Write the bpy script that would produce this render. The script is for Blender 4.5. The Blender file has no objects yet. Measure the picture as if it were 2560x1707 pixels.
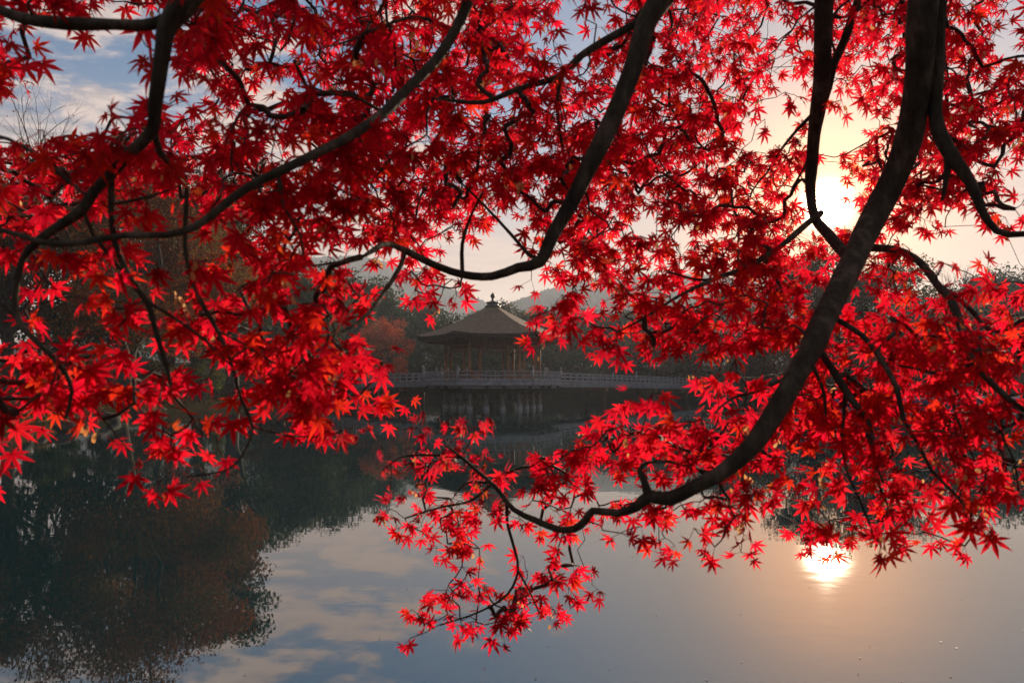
import bpy, math, random
import numpy as np
from mathutils import Vector, Matrix

random.seed(7)
RNG = np.random.default_rng(11)
sc = bpy.context.scene
COL = sc.collection
R = math.radians

# ------------------------------------------------------------------ camera
CAM_H = 2.05            # eye height over the pond
FPX, HOR = 1707.0, 955.0  # focal length and horizon row, in pixels of the 2560 px wide photograph
cd = bpy.data.cameras.new('camera'); cam = bpy.data.objects.new('camera', cd); COL.objects.link(cam)
cam.location = (0, 0, CAM_H); cam.rotation_euler = (R(90), 0, 0)
cd.sensor_width = 36; cd.lens = 24; cd.shift_y = (HOR - 853.5) / 2560
cd.clip_start = 0.05; cd.clip_end = 6000
cd.dof.use_dof = True; cd.dof.focus_distance = 7.0; cd.dof.aperture_fstop = 5.6
sc.camera = cam

# ------------------------------------------------------------------ sky, sun, exposure
SUN_DIR = Vector(((2066 - 1280) / FPX, 1.0, (HOR - 514) / FPX)).normalized()
SUN_EL = math.asin(SUN_DIR.z); SUN_AZ = math.atan2(SUN_DIR.x, SUN_DIR.y)
world = bpy.data.worlds.new('World'); sc.world = world; world.use_nodes = True
def build_sky():
    nt = world.node_tree; N = nt.nodes; L = nt.links; N.clear()
    def node(t, **kw):
        n = N.new(t)
        for k, v in kw.items(): setattr(n, k, v)
        return n
    def math_(op, a, b=None, clamp=False):
        n = node('ShaderNodeMath', operation=op, use_clamp=clamp)
        for i, x in enumerate((a, b)):
            if x is None: continue
            if isinstance(x, (int, float)): n.inputs[i].default_value = x
            else: L.new(x, n.inputs[i])
        return n.outputs[0]
    def mapr(x, a, b, c=0.0, d=1.0):
        n = node('ShaderNodeMapRange', interpolation_type='SMOOTHSTEP')
        L.new(x, n.inputs[0])
        for i, v in enumerate((a, b, c, d)): n.inputs[i + 1].default_value = v
        return n.outputs[0]
    def mix(f, a, b, mode='MIX'):
        n = node('ShaderNodeMix', data_type='RGBA', blend_type=mode)
        if isinstance(f, (int, float)): n.inputs[0].default_value = f
        else: L.new(f, n.inputs[0])
        for i, x in ((6, a), (7, b)):
            if isinstance(x, tuple): n.inputs[i].default_value = (*x, 1)
            else: L.new(x, n.inputs[i])
        return n.outputs[2]
    sky = node('ShaderNodeTexSky', sky_type='NISHITA', sun_disc=False)
    sky.sun_elevation = SUN_EL; sky.sun_rotation = SUN_AZ
    sky.air_density = 1.0; sky.dust_density = 0.25; sky.ozone_density = 3.0
    tc = node('ShaderNodeTexCoord'); sep = node('ShaderNodeSeparateXYZ')
    L.new(tc.outputs['Generated'], sep.inputs[0])
    up = math_('MAXIMUM', sep.outputs[2], 0.0)
    den = math_('ADD', up, 0.10)
    comb = node('ShaderNodeCombineXYZ')
    L.new(math_('DIVIDE', sep.outputs[0], den), comb.inputs[0])
    L.new(math_('DIVIDE', sep.outputs[1], den), comb.inputs[1])
    dot = node('ShaderNodeVectorMath', operation='DOT_PRODUCT')
    L.new(tc.outputs['Generated'], dot.inputs[0]); dot.inputs[1].default_value = SUN_DIR
    dv = math_('MAXIMUM', dot.outputs['Value'], 0.0)
    # altocumulus sheet: two noises on a plane overhead
    def noise(scale, detail, rough, off, dist=0.0):
        mp = node('ShaderNodeMapping'); L.new(comb.outputs[0], mp.inputs[0])
        mp.inputs['Location'].default_value = off; mp.inputs['Scale'].default_value = (0.8, 1.25, 1)
        n = node('ShaderNodeTexNoise'); L.new(mp.outputs[0], n.inputs['Vector'])
        n.inputs['Scale'].default_value = scale; n.inputs['Detail'].default_value = detail
        n.inputs['Roughness'].default_value = rough; n.inputs['Distortion'].default_value = dist
        return n.outputs['Fac']
    n1 = noise(3.8, 9, 0.60, (3.1, 1.7, 0), 0.25)
    n2 = noise(0.55, 3, 0.5, (7.3, 0.4, 2.0))
    n3 = noise(3.8, 9, 0.60, (3.08, 1.75, 0), 0.25)
    cov = math_('ADD', n1, math_('MULTIPLY', math_('SUBTRACT', n2, 0.5), 0.7))
    clear = mapr(dv, 0.82, 0.97, 0.0, 0.16)           # the sheet thins out towards the sun
    cloud = mapr(math_('SUBTRACT', cov, clear), 0.42, 0.57)
    shade = mapr(math_('SUBTRACT', n1, n3), -0.07, 0.07)
    warm = mapr(dv, 0.35, 0.95)
    ccol = mix(shade, (2.8, 3.0, 3.6), (7.4, 6.2, 5.7))
    ccol = mix(warm, ccol, (8.2, 5.7, 4.6))
    blue = mix(1.0, sky.outputs[0], (0.66, 0.93, 1.02), 'MULTIPLY')
    base = blue
    # low warm air near the horizon, strongest under the sun
    low = mapr(up, 0.09, 0.40, 1.0, 0.0)
    lowcol = mix(warm, (5.6, 3.8, 3.1), (7.2, 4.4, 2.9))
    base = mix(math_('MULTIPLY', low, 0.96), base, lowcol)
    base = mix(math_('MULTIPLY', math_('MULTIPLY', cloud, 0.92), mapr(up, 0.10, 0.25)), base, ccol)
    # aureole of the sun in hazy air, and the sun itself
    def powr(e, s): return math_('MULTIPLY', math_('POWER', dv, e), s)
    a1 = powr(19.0, 0.88); a2 = powr(150.0, 3.0); a3 = powr(7500.0, 260.0)
    def tint(f, c):
        n = node('ShaderNodeVectorMath', operation='SCALE'); n.inputs[0].default_value = c; L.new(f, n.inputs['Scale']); return n.outputs[0]
    base = mix(math_('MULTIPLY', a1, 1.0, True), base, (7.4, 4.9, 3.7))
    base = mix(1.0, base, tint(a2, (6.0, 2.3, 0.5)), 'ADD')
    base = mix(1.0, base, tint(a3, (2.4, 1.9, 1.3)), 'ADD')
    bg = node('ShaderNodeBackground'); out = node('ShaderNodeOutputWorld')
    L.new(base, bg.inputs[0]); bg.inputs[1].default_value = 0.056
    L.new(bg.outputs[0], out.inputs[0])
build_sky()
sl = bpy.data.lights.new('sun', 'SUN'); sl.energy = 5.0; sl.angle = R(0.6); sl.color = (1.0, 0.80, 0.58)
sun = bpy.data.objects.new('sun', sl); COL.objects.link(sun)
sun.rotation_euler = (-SUN_DIR).to_track_quat('-Z', 'Y').to_euler(); sun.location = SUN_DIR * 50
vs = sc.view_settings; vs.view_transform = 'Standard'; vs.look = 'None'; vs.exposure = 0.84; vs.gamma = 1.0; vs.use_curve_mapping = False
cy = sc.cycles
cy.use_denoising = True; cy.max_bounces = 8; cy.diffuse_bounces = 3; cy.glossy_bounces = 3
cy.transmission_bounces = 4; cy.volume_bounces = 0; cy.transparent_max_bounces = 4
cy.sample_clamp_indirect = 6.0; cy.caustics_reflective = False; cy.caustics_refractive = False

# ------------------------------------------------------------------ helpers
S = 2560 / 2352.0
def at(px, py, d):
    "photo pixel and distance along the view axis -> world point"
    return np.array(((px - 1280) / FPX * d, d, CAM_H + (HOR - py) / FPX * d))
def link(o, parent=None):
    COL.objects.link(o)
    if parent is not None: o.parent = parent
    return o
def empty(name, loc, rz=0.0):
    o = bpy.data.objects.new(name, None); o.location = loc; o.rotation_euler = (0, 0, rz); o.empty_display_size = 0.2
    COL.objects.link(o); return o
def tag(o, label=None, cat=None, group=None, kind=None):
    for k, v in (('label', label), ('category', cat), ('group', group), ('kind', kind)):
        if v: o[k] = v
    return o
def mesh_np(name, V, F, smooth=False, mat=None, tint=None):
    V = np.asarray(V, dtype=np.float32); F = np.asarray(F, dtype=np.int32)
    me = bpy.data.meshes.new(name); k = F.shape[1]
    me.vertices.add(len(V)); me.vertices.foreach_set('co', V.ravel())
    me.loops.add(F.size); me.loops.foreach_set('vertex_index', F.ravel())
    me.polygons.add(len(F)); me.polygons.foreach_set('loop_start', np.arange(0, F.size, k, dtype=np.int32))
    me.polygons.foreach_set('loop_total', np.full(len(F), k, dtype=np.int32))
    if smooth: me.polygons.foreach_set('use_smooth', np.ones(len(F), dtype=bool))
    if tint is not None:
        a = me.color_attributes.new('tint', 'FLOAT_COLOR', 'POINT')
        c = np.ones((len(V), 4), dtype=np.float32); c[:, :3] = tint; a.data.foreach_set('color', c.ravel())
    me.update(calc_edges=True)
    if mat: me.materials.append(mat)
    return me
class MB:
    "collects quads / tris / n-gons into one mesh"
    def __init__(s): s.v = []; s.f = []
    def add(s, v, f):
        b = len(s.v); s.v += [tuple(p) for p in v]; s.f += [tuple(i + b for i in q) for q in f]; return s
    def box(s, c, size, rz=0.0, tilt=0.0):
        x, y, z = (d / 2 for d in size); m = Matrix.Rotation(rz, 3, 'Z') @ Matrix.Rotation(tilt, 3, 'X')
        pts = [m @ Vector(p) + Vector(c) for p in ((-x,-y,-z),(x,-y,-z),(x,y,-z),(-x,y,-z),(-x,-y,z),(x,-y,z),(x,y,z),(-x,y,z))]
        return s.add(pts, [(0,3,2,1),(4,5,6,7),(0,1,5,4),(1,2,6,5),(2,3,7,6),(3,0,4,7)])
    def beam(s, a, b, w, h, up=(0, 0, 1)):
        a = Vector(a); b = Vector(b); d = (b - a).normalized(); u = Vector(up); sd = d.cross(u).normalized(); u = sd.cross(d).normalized()
        pts = [p + sd * sx * w / 2 + u * sz * h / 2 for p in (a, b) for sx, sz in ((-1,-1),(1,-1),(1,1),(-1,1))]
        return s.add(pts, [(0,1,2,3),(7,6,5,4),(0,4,5,1),(1,5,6,2),(2,6,7,3),(3,7,4,0)])
    def lathe(s, prof, n=12, c=(0, 0, 0)):
        v = []; f = []
        for r, z in prof:
            for k in range(n):
                a = 2 * math.pi * k / n; v.append((c[0] + r * math.cos(a), c[1] + r * math.sin(a), c[2] + z))
        for i in range(len(prof) - 1):
            for k in range(n):
                f.append((i*n+k, i*n+(k+1)%n, (i+1)*n+(k+1)%n, (i+1)*n+k))
        f.append(tuple(range(n))[::-1]); f.append(tuple((len(prof)-1)*n + k for k in range(n)))
        return s.add(v, f)
    def mesh(s, name, mat, smooth=False):
        me = bpy.data.meshes.new(name); me.from_pydata(s.v, [], s.f); me.update()
        if smooth:
            for p in me.polygons: p.use_smooth = True
        if mat: me.materials.append(mat)
        return me
    def build(s, name, mat, parent=None, smooth=False):
        return link(bpy.data.objects.new(name, s.mesh(name, mat, smooth)), parent)
def spline(P, step=0.02):
    "Catmull-Rom resample of rows (x,y,z,r)"
    P = np.asarray(P, float); Q = np.vstack((2*P[0]-P[1], P, 2*P[-1]-P[-2])); out = []
    for i in range(1, len(Q) - 2):
        p0, p1, p2, p3 = Q[i-1], Q[i], Q[i+1], Q[i+2]
        n = max(2, int(np.linalg.norm(p2[:3] - p1[:3]) / step))
        for k in range(n):
            t = k / n
            out.append(0.5 * (2*p1 + (p2-p0)*t + (2*p0-5*p1+4*p2-p3)*t*t + (3*p1-p0-3*p2+p3)*t**3))
    out.append(P[-1]); out = np.array(out); out[:, 3] = np.maximum(out[:, 3], P[:, 3].min() * 0.8)
    return out
def tube_np(P, sides=8, rough=0.0, rng=None):
    "swept tube along rows (x,y,z,r): returns V, F(quads)"
    P = np.asarray(P, float); n = len(P)
    T = np.gradient(P[:, :3], axis=0); T /= np.linalg.norm(T, axis=1)[:, None] + 1e-9
    u = np.cross(T[0], (0.3, 0.5, 0.8)); u /= np.linalg.norm(u)
    ang = np.arange(sides) * 2 * math.pi / sides; V = np.zeros((n, sides, 3))
    lump = np.ones((n, sides))
    if rough and rng is not None:
        k = rng.normal(0, 1, (n // 4 + 3, sides)); 
        for i in range(n):
            a = i / 4.0; j = int(a); t = a - j; lump[i] = 1 + rough * (k[j] * (1 - t) + k[j + 1] * t)
    for i in range(n):
        u = u - T[i] * np.dot(u, T[i]); u /= np.linalg.norm(u) + 1e-9
        w = np.cross(T[i], u)
        V[i] = P[i, :3] + (np.cos(ang)[:, None] * u + np.sin(ang)[:, None] * w) * (P[i, 3] * lump[i])[:, None]
    i, k = np.meshgrid(np.arange(n - 1), np.arange(sides), indexing='ij'); k2 = (k + 1) % sides
    F = np.stack((i*sides+k, i*sides+k2, (i+1)*sides+k2, (i+1)*sides+k), -1).reshape(-1, 4)
    return V.reshape(-1, 3), F
def join_np(parts):
    V = []; F = []; b = 0
    for v, f in parts: V.append(v); F.append(f + b); b += len(v)
    return np.vstack(V), np.vstack(F)

# ------------------------------------------------------------------ materials
def new_mat(name):
    m = bpy.data.materials.new(name); m.use_nodes = True; nt = m.node_tree; nt.nodes.clear()
    return m, nt.nodes, nt.links
def surf(name, c1, c2, scale=4.0, rough=0.8, bump=0.0, bscale=None, stretch=(1, 1, 1), c3=None, spec=0.3, coord='Object'):
    "noise-mottled principled surface"
    m, N, L = new_mat(name)
    out = N.new('ShaderNodeOutputMaterial'); b = N.new('ShaderNodeBsdfPrincipled'); L.new(b.outputs[0], out.inputs[0])
    tc = N.new('ShaderNodeTexCoord'); mp = N.new('ShaderNodeMapping'); L.new(tc.outputs[coord], mp.inputs[0]); mp.inputs['Scale'].default_value = stretch
    n = N.new('ShaderNodeTexNoise'); n.inputs['Scale'].default_value = scale; n.inputs['Detail'].default_value = 6; n.inputs['Roughness'].default_value = 0.6
    L.new(mp.outputs[0], n.inputs['Vector'])
    r = N.new('ShaderNodeValToRGB'); L.new(n.outputs['Fac'], r.inputs[0]); e = r.color_ramp.elements
    e[0].position = 0.33; e[0].color = (*c1, 1); e[1].position = 0.67; e[1].color = (*c2, 1)
    if c3: k = e.new(0.52); k.color = (*c3, 1)
    L.new(r.outputs[0], b.inputs['Base Color']); b.inputs['Roughness'].default_value = rough; b.inputs['Specular IOR Level'].default_value = spec
    if bump:
        n2 = N.new('ShaderNodeTexNoise'); n2.inputs['Scale'].default_value = bscale or scale * 3; n2.inputs['Detail'].default_value = 5
        L.new(mp.outputs[0], n2.inputs['Vector'])
        bp = N.new('ShaderNodeBump'); bp.inputs['Strength'].default_value = 0.8; bp.inputs['Distance'].default_value = bump
        L.new(n2.outputs['Fac'], bp.inputs['Height']); L.new(bp.outputs[0], b.inputs['Normal'])
    return m
def foliage(name, gain=1.0, trans=0.5, rough=0.5, spec=0.25, fwd=0.0):
    "leaf: diffuse + translucent, colour from the leaf's own tint"
    m, N, L = new_mat(name)
    out = N.new('ShaderNodeOutputMaterial'); at_ = N.new('ShaderNodeAttribute'); at_.attribute_name = 'tint'
    b = N.new('ShaderNodeBsdfPrincipled'); b.inputs['Roughness'].default_value = rough; b.inputs['Specular IOR Level'].default_value = spec
    t = N.new('ShaderNodeBsdfTranslucent'); mx = N.new('ShaderNodeMixShader'); mx.inputs[0].default_value = trans
    L.new(at_.outputs['Color'], b.inputs['Base Color'])
    g = N.new('ShaderNodeMix'); g.data_type = 'RGBA'; g.blend_type = 'MULTIPLY'; g.inputs[0].default_value = 1.0; g.inputs[7].default_value = (gain,) * 3 + (1,)
    L.new(at_.outputs['Color'], g.inputs[6])
    L.new(g.outputs[2], t.inputs[0]); L.new(b.outputs[0], mx.inputs[1]); L.new(t.outputs[0], mx.inputs[2])
    if fwd:   # thin blades pass some light almost straight on
        f = N.new('ShaderNodeBsdfRefraction'); f.inputs['Roughness'].default_value = 0.55; f.inputs['IOR'].default_value = 1.01
        h = N.new('ShaderNodeMix'); h.data_type = 'RGBA'; h.inputs[0].default_value = 0.5; h.inputs[7].default_value = (1.0, 0.16, 0.06, 1); L.new(at_.outputs['Color'], h.inputs[6]); L.new(h.outputs[2], f.inputs[0])
        m2 = N.new('ShaderNodeMixShader'); m2.inputs[0].default_value = fwd; L.new(mx.outputs[0], m2.inputs[1]); L.new(f.outputs[0], m2.inputs[2]); mx = m2
    L.new(mx.outputs[0], out.inputs[0])
    return m
M = {}
M['ground'] = surf('ground', (0.014, 0.013, 0.008), (0.045, 0.032, 0.018), 0.7, 0.95, 0.05, 3.0, c3=(0.024, 0.021, 0.011), spec=0.0)
M['bank_earth'] = surf('bank_earth', (0.10, 0.075, 0.05), (0.22, 0.16, 0.105), 2.5, 0.95, 0.03, 9.0)
M['hill'] = surf('hill', (0.018, 0.028, 0.018), (0.05, 0.05, 0.03), 0.06, 1.0, 0.0, spec=0.0)
M['bark'] = surf('maple_bark', (0.022, 0.015, 0.011), (0.11, 0.082, 0.058), 26, 0.92, 0.012, 70, (1, 1, 0.4), c3=(0.045, 0.036, 0.022))
M['twig'] = surf('twig_bark', (0.03, 0.020, 0.016), (0.07, 0.04, 0.03), 30, 0.8)
M['far_bark'] = surf('far_bark', (0.025, 0.02, 0.015), (0.07, 0.055, 0.04), 3, 0.95, 0.02, 8)
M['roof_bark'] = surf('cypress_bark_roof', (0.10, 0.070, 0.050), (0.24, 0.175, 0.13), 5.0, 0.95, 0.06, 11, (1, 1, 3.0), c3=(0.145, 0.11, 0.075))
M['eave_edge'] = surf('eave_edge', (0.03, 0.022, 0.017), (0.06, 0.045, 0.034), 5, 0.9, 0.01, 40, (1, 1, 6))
M['timber'] = surf('brown_timber', (0.17, 0.078, 0.038), (0.32, 0.165, 0.085), 2.5, 0.75, 0.004, 25, (3, 3, 0.4))
M['grey_timber'] = surf('weathered_timber', (0.155, 0.162, 0.182), (0.29, 0.30, 0.33), 3.0, 0.7, 0.004, 20, (1, 1, 1))
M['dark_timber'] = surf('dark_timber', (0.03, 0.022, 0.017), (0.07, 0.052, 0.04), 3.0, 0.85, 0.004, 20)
M['stilt_timber'] = surf('stilt_timber', (0.085, 0.078, 0.072), (0.19, 0.175, 0.16), 3.0, 0.8, 0.004, 20, (2, 2, 0.5))
M['stone'] = surf('pale_stone', (0.17, 0.18, 0.19), (0.34, 0.345, 0.35), 4.0, 0.85, 0.01, 20)
M['rock'] = surf('shore_rock', (0.016, 0.015, 0.013), (0.075, 0.066, 0.054), 3.0, 0.9, 0.06, 7)
M['bronze'] = surf('finial_bronze', (0.05, 0.05, 0.05), (0.11, 0.10, 0.10), 6.0, 0.45)
M['boat_blue'] = surf('boat_blue_paint', (0.02, 0.05, 0.14), (0.035, 0.075, 0.20), 3.0, 0.4)
M['boat_white'] = surf('boat_white_paint', (0.5, 0.5, 0.5), (0.68, 0.67, 0.65), 3.0, 0.4)
M['maple_leaf'] = foliage('maple_leaf', 1.0, 0.88, 0.5, 0.2, 0.07)
M['tree_leaf'] = foliage('tree_leaf', 1.1, 0.24, 0.7, 0.04)
M['samara'] = foliage('samara', 1.0, 0.55, 0.5, 0.2)
def water_mat():
    m, N, L = new_mat('pond_water')
    out = N.new('ShaderNodeOutputMaterial'); b = N.new('ShaderNodeBsdfPrincipled'); L.new(b.outputs[0], out.inputs[0])
    b.inputs['Base Color'].default_value = (0.006, 0.024, 0.028, 1); b.inputs['Roughness'].default_value = 0.015; b.inputs['IOR'].default_value = 3.0
    tc = N.new('ShaderNodeTexCoord')
    def nz(scale, st, det):
        mp = N.new('ShaderNodeMapping'); L.new(tc.outputs['Object'], mp.inputs[0]); mp.inputs['Scale'].default_value = st
        n = N.new('ShaderNodeTexNoise'); n.inputs['Scale'].default_value = scale; n.inputs['Detail'].default_value = det; L.new(mp.outputs[0], n.inputs['Vector']); return n.outputs['Fac']
    a = nz(1.1, (1, 1.3, 1), 3); c = nz(5.0, (1, 1.4, 1), 2); w = nz(0.09, (1, 1.6, 1), 2)
    mr = N.new('ShaderNodeMapRange'); L.new(w, mr.inputs[0]); mr.inputs[1].default_value = 0.42; mr.inputs[2].default_value = 0.64; mr.inputs[3].default_value = 0.10; mr.inputs[4].default_value = 1.0
    m1 = N.new('ShaderNodeMath'); m1.operation = 'MULTIPLY'; L.new(c, m1.inputs[0]); m1.inputs[1].default_value = 0.16
    m2 = N.new('ShaderNodeMath'); m2.operation = 'ADD'; L.new(a, m2.inputs[0]); L.new(m1.outputs[0], m2.inputs[1])
    m3 = N.new('ShaderNodeMath'); m3.operation = 'MULTIPLY'; L.new(m2.outputs[0], m3.inputs[0]); L.new(mr.outputs[0], m3.inputs[1])
    bp = N.new('ShaderNodeBump'); bp.inputs['Strength'].default_value = 1.0; bp.inputs['Distance'].default_value = 0.0035
    L.new(m3.outputs[0], bp.inputs['Height']); L.new(bp.outputs[0], b.inputs['Normal'])
    return m
M['water'] = water_mat()

# ------------------------------------------------------------------ ground, pond, hills
POND = np.array([(-14, 1.5), (-16, 14), (-17.3, 24), (-20, 33), (-22.6, 41), (-22.2, 50), (-22.6, 61), (-22, 73), (-17, 83), (-6, 90), (8, 91),
                 (18, 85), (22, 79.5), (27, 74), (30, 66.5), (38, 64.5), (48, 62), (56, 50), (52, 25), (38, 8), (20, 1.5), (0, 1.3)], float)
def pond_sd(x, y):
    x = np.asarray(x, float); y = np.asarray(y, float); d = np.full(x.shape, 1e9); ins = np.zeros(x.shape, bool); n = len(POND)
    for i in range(n):
        ax, ay = POND[i]; bx, by = POND[(i + 1) % n]; ex, ey = bx - ax, by - ay
        t = np.clip(((x - ax) * ex + (y - ay) * ey) / (ex * ex + ey * ey), 0, 1)
        d = np.minimum(d, np.hypot(x - ax - t * ex, y - ay - t * ey))
        c = ((ay > y) != (by > y)) & (x < ex * (y - ay) / (ey if ey else 1e-9) + ax); ins ^= c
    return np.where(ins, -d, d)
def wob(x, y, f, ph):
    return np.sin(x * f + ph) * np.cos(y * f * 1.13 + ph * 1.7) + 0.5 * np.sin(x * f * 2.3 + y * f * 1.9 + ph * 3)
def terrain(x, y):
    sd = pond_sd(x, y) + 0.35 * wob(x, y, 0.55, 1.0) * np.clip((np.asarray(y) - 8) / 10, 0, 1)
    z = np.where(sd < 0, np.maximum(-1.5, sd * 0.9), 0.0)
    z = z + np.where(sd > 0, 0.42 * np.clip(sd / 0.35, 0, 1) + 0.45 * (1 - np.exp(-np.maximum(sd, 0) / 3.0)) + 0.085 * np.clip(sd - 3, 0, 55) * np.clip((np.asarray(y) - 8) / 15, 0, 1), 0)
    return z + np.where(sd > 1, 0.06 * wob(x, y, 0.4, 2.2), 0) - np.where((np.asarray(y) < 8) & (sd > 0), 0.3 * np.clip(sd / 3, 0, 1), 0)
def axis(a, b, st, far):
    core = np.arange(a, b + st, st); g = []; s = st
    while (g[-1] if g else 0) < far: s *= 1.35; g.append((g[-1] if g else 0) + s)
    g = np.array(g); return np.concatenate(((a - g)[::-1], core, core[-1] + g))
def build_ground():
    xs = axis(-42, 62, 0.7, 1700); ys = axis(-6, 100, 0.7, 1700)
    X, Y = np.meshgrid(xs, ys, indexing='xy'); Z = terrain(X, Y); nx, ny = len(xs), len(ys)
    i, j = np.meshgrid(np.arange(nx - 1), np.arange(ny - 1), indexing='xy'); a = j * nx + i
    F = np.stack((a, a + 1, a + nx + 1, a + nx), -1).reshape(-1, 4)
    me = mesh_np('ground', np.stack((X, Y, Z), -1).reshape(-1, 3), F, True, M['ground'])
    g = link(bpy.data.objects.new('ground', me)); tag(g, kind='structure', label='brown earthen banks round the pond')
    w = mesh_np('water', [(-40, -3, 0), (70, -3, 0), (70, 110, 0), (-40, 110, 0)], [(0, 1, 2, 3)], False, M['water'])
    o = link(bpy.data.objects.new('water', w)); tag(o, kind='structure', label='still dark pond water mirroring sky and trees')
build_ground()
def ground_z(x, y): return float(terrain(np.array([x]), np.array([y]))[0])
def build_hill(name, ridge, D, label, seed):
    "ridge: photo (px, py) of the skyline at distance D; slopes fall to the front and the back"
    rg = np.random.default_rng(seed); px = np.array([p[0] for p in ridge], float); py = np.array([p[1] for p in ridge], float)
    u = np.linspace(px[0], px[-1], 900); h = np.interp(u, px, py)
    h = h - np.abs(np.convolve(rg.normal(0, 1, len(u) + 4), np.ones(3) / 3, 'same')[2:-2]) * 5.0 - 2.0 * wob(u, u * 0, 0.02, seed)
    Zr = CAM_H + (HOR - h) / FPX * D; Zs = np.convolve(np.pad(Zr, 30, 'edge'), np.ones(61) / 61, 'valid'); V = []; prof = [(-0.55, -0.02), (-0.4, .22), (-.25, .5), (-.12, .78), (-.05, .92), (0, 1), (.08, .9), (.3, .4), (.6, -0.02)]
    for k, (o, s) in enumerate(prof):
        d = D * (1 + o * 0.6); V.append(np.stack(((u - 1280) / FPX * D * (1 + o * 0.05), np.full_like(u, d), (Zr if k == 5 else Zs) * s + (rg.normal(0, 2.6, len(u)) - 1.5 if 0 < k < 8 and k != 5 else 0)), -1))
    n = len(u); V = np.concatenate(V); i, j = np.meshgrid(np.arange(n - 1), np.arange(len(prof) - 1), indexing='xy'); a = j * n + i
    F = np.stack((a, a + 1, a + n + 1, a + n), -1).reshape(-1, 4)
    o = link(bpy.data.objects.new(name, mesh_np(name, V, F, False, M['hill']))); tag(o, label, kind='structure'); return o
build_hill('hill', [(1120, 800), (1230, 775), (1290, 752), (1360, 728), (1440, 703), (1560, 690), (1700, 686), (1900, 700), (2150, 730), (2500, 760), (2900, 800)], 850, 'hazy wooded hill rising right of the pavilion', 3)
build_hill('mountain', [(300, 700), (600, 664), (760, 648), (860, 640), (935, 650), (1000, 668), (1060, 684), (1130, 722), (1200, 752), (1290, 790)], 900, 'pale grey mountain slope left of the pavilion', 5)

# ------------------------------------------------------------------ haze
def haze():
    m, N, L = new_mat('haze'); out = N.new('ShaderNodeOutputMaterial'); v = N.new('ShaderNodeVolumePrincipled')
    v.inputs['Color'].default_value = (0.74, 0.85, 1.0, 1); v.inputs['Density'].default_value = 0.00046; v.inputs['Anisotropy'].default_value = 0.3
    L.new(v.outputs[0], out.inputs['Volume'])
    b = MB().box((0, 500, 90), (3200, 2900, 184)); o = b.build('haze', m); tag(o, 'thin bluish morning haze over pond and hills', kind='stuff')
haze()

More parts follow.
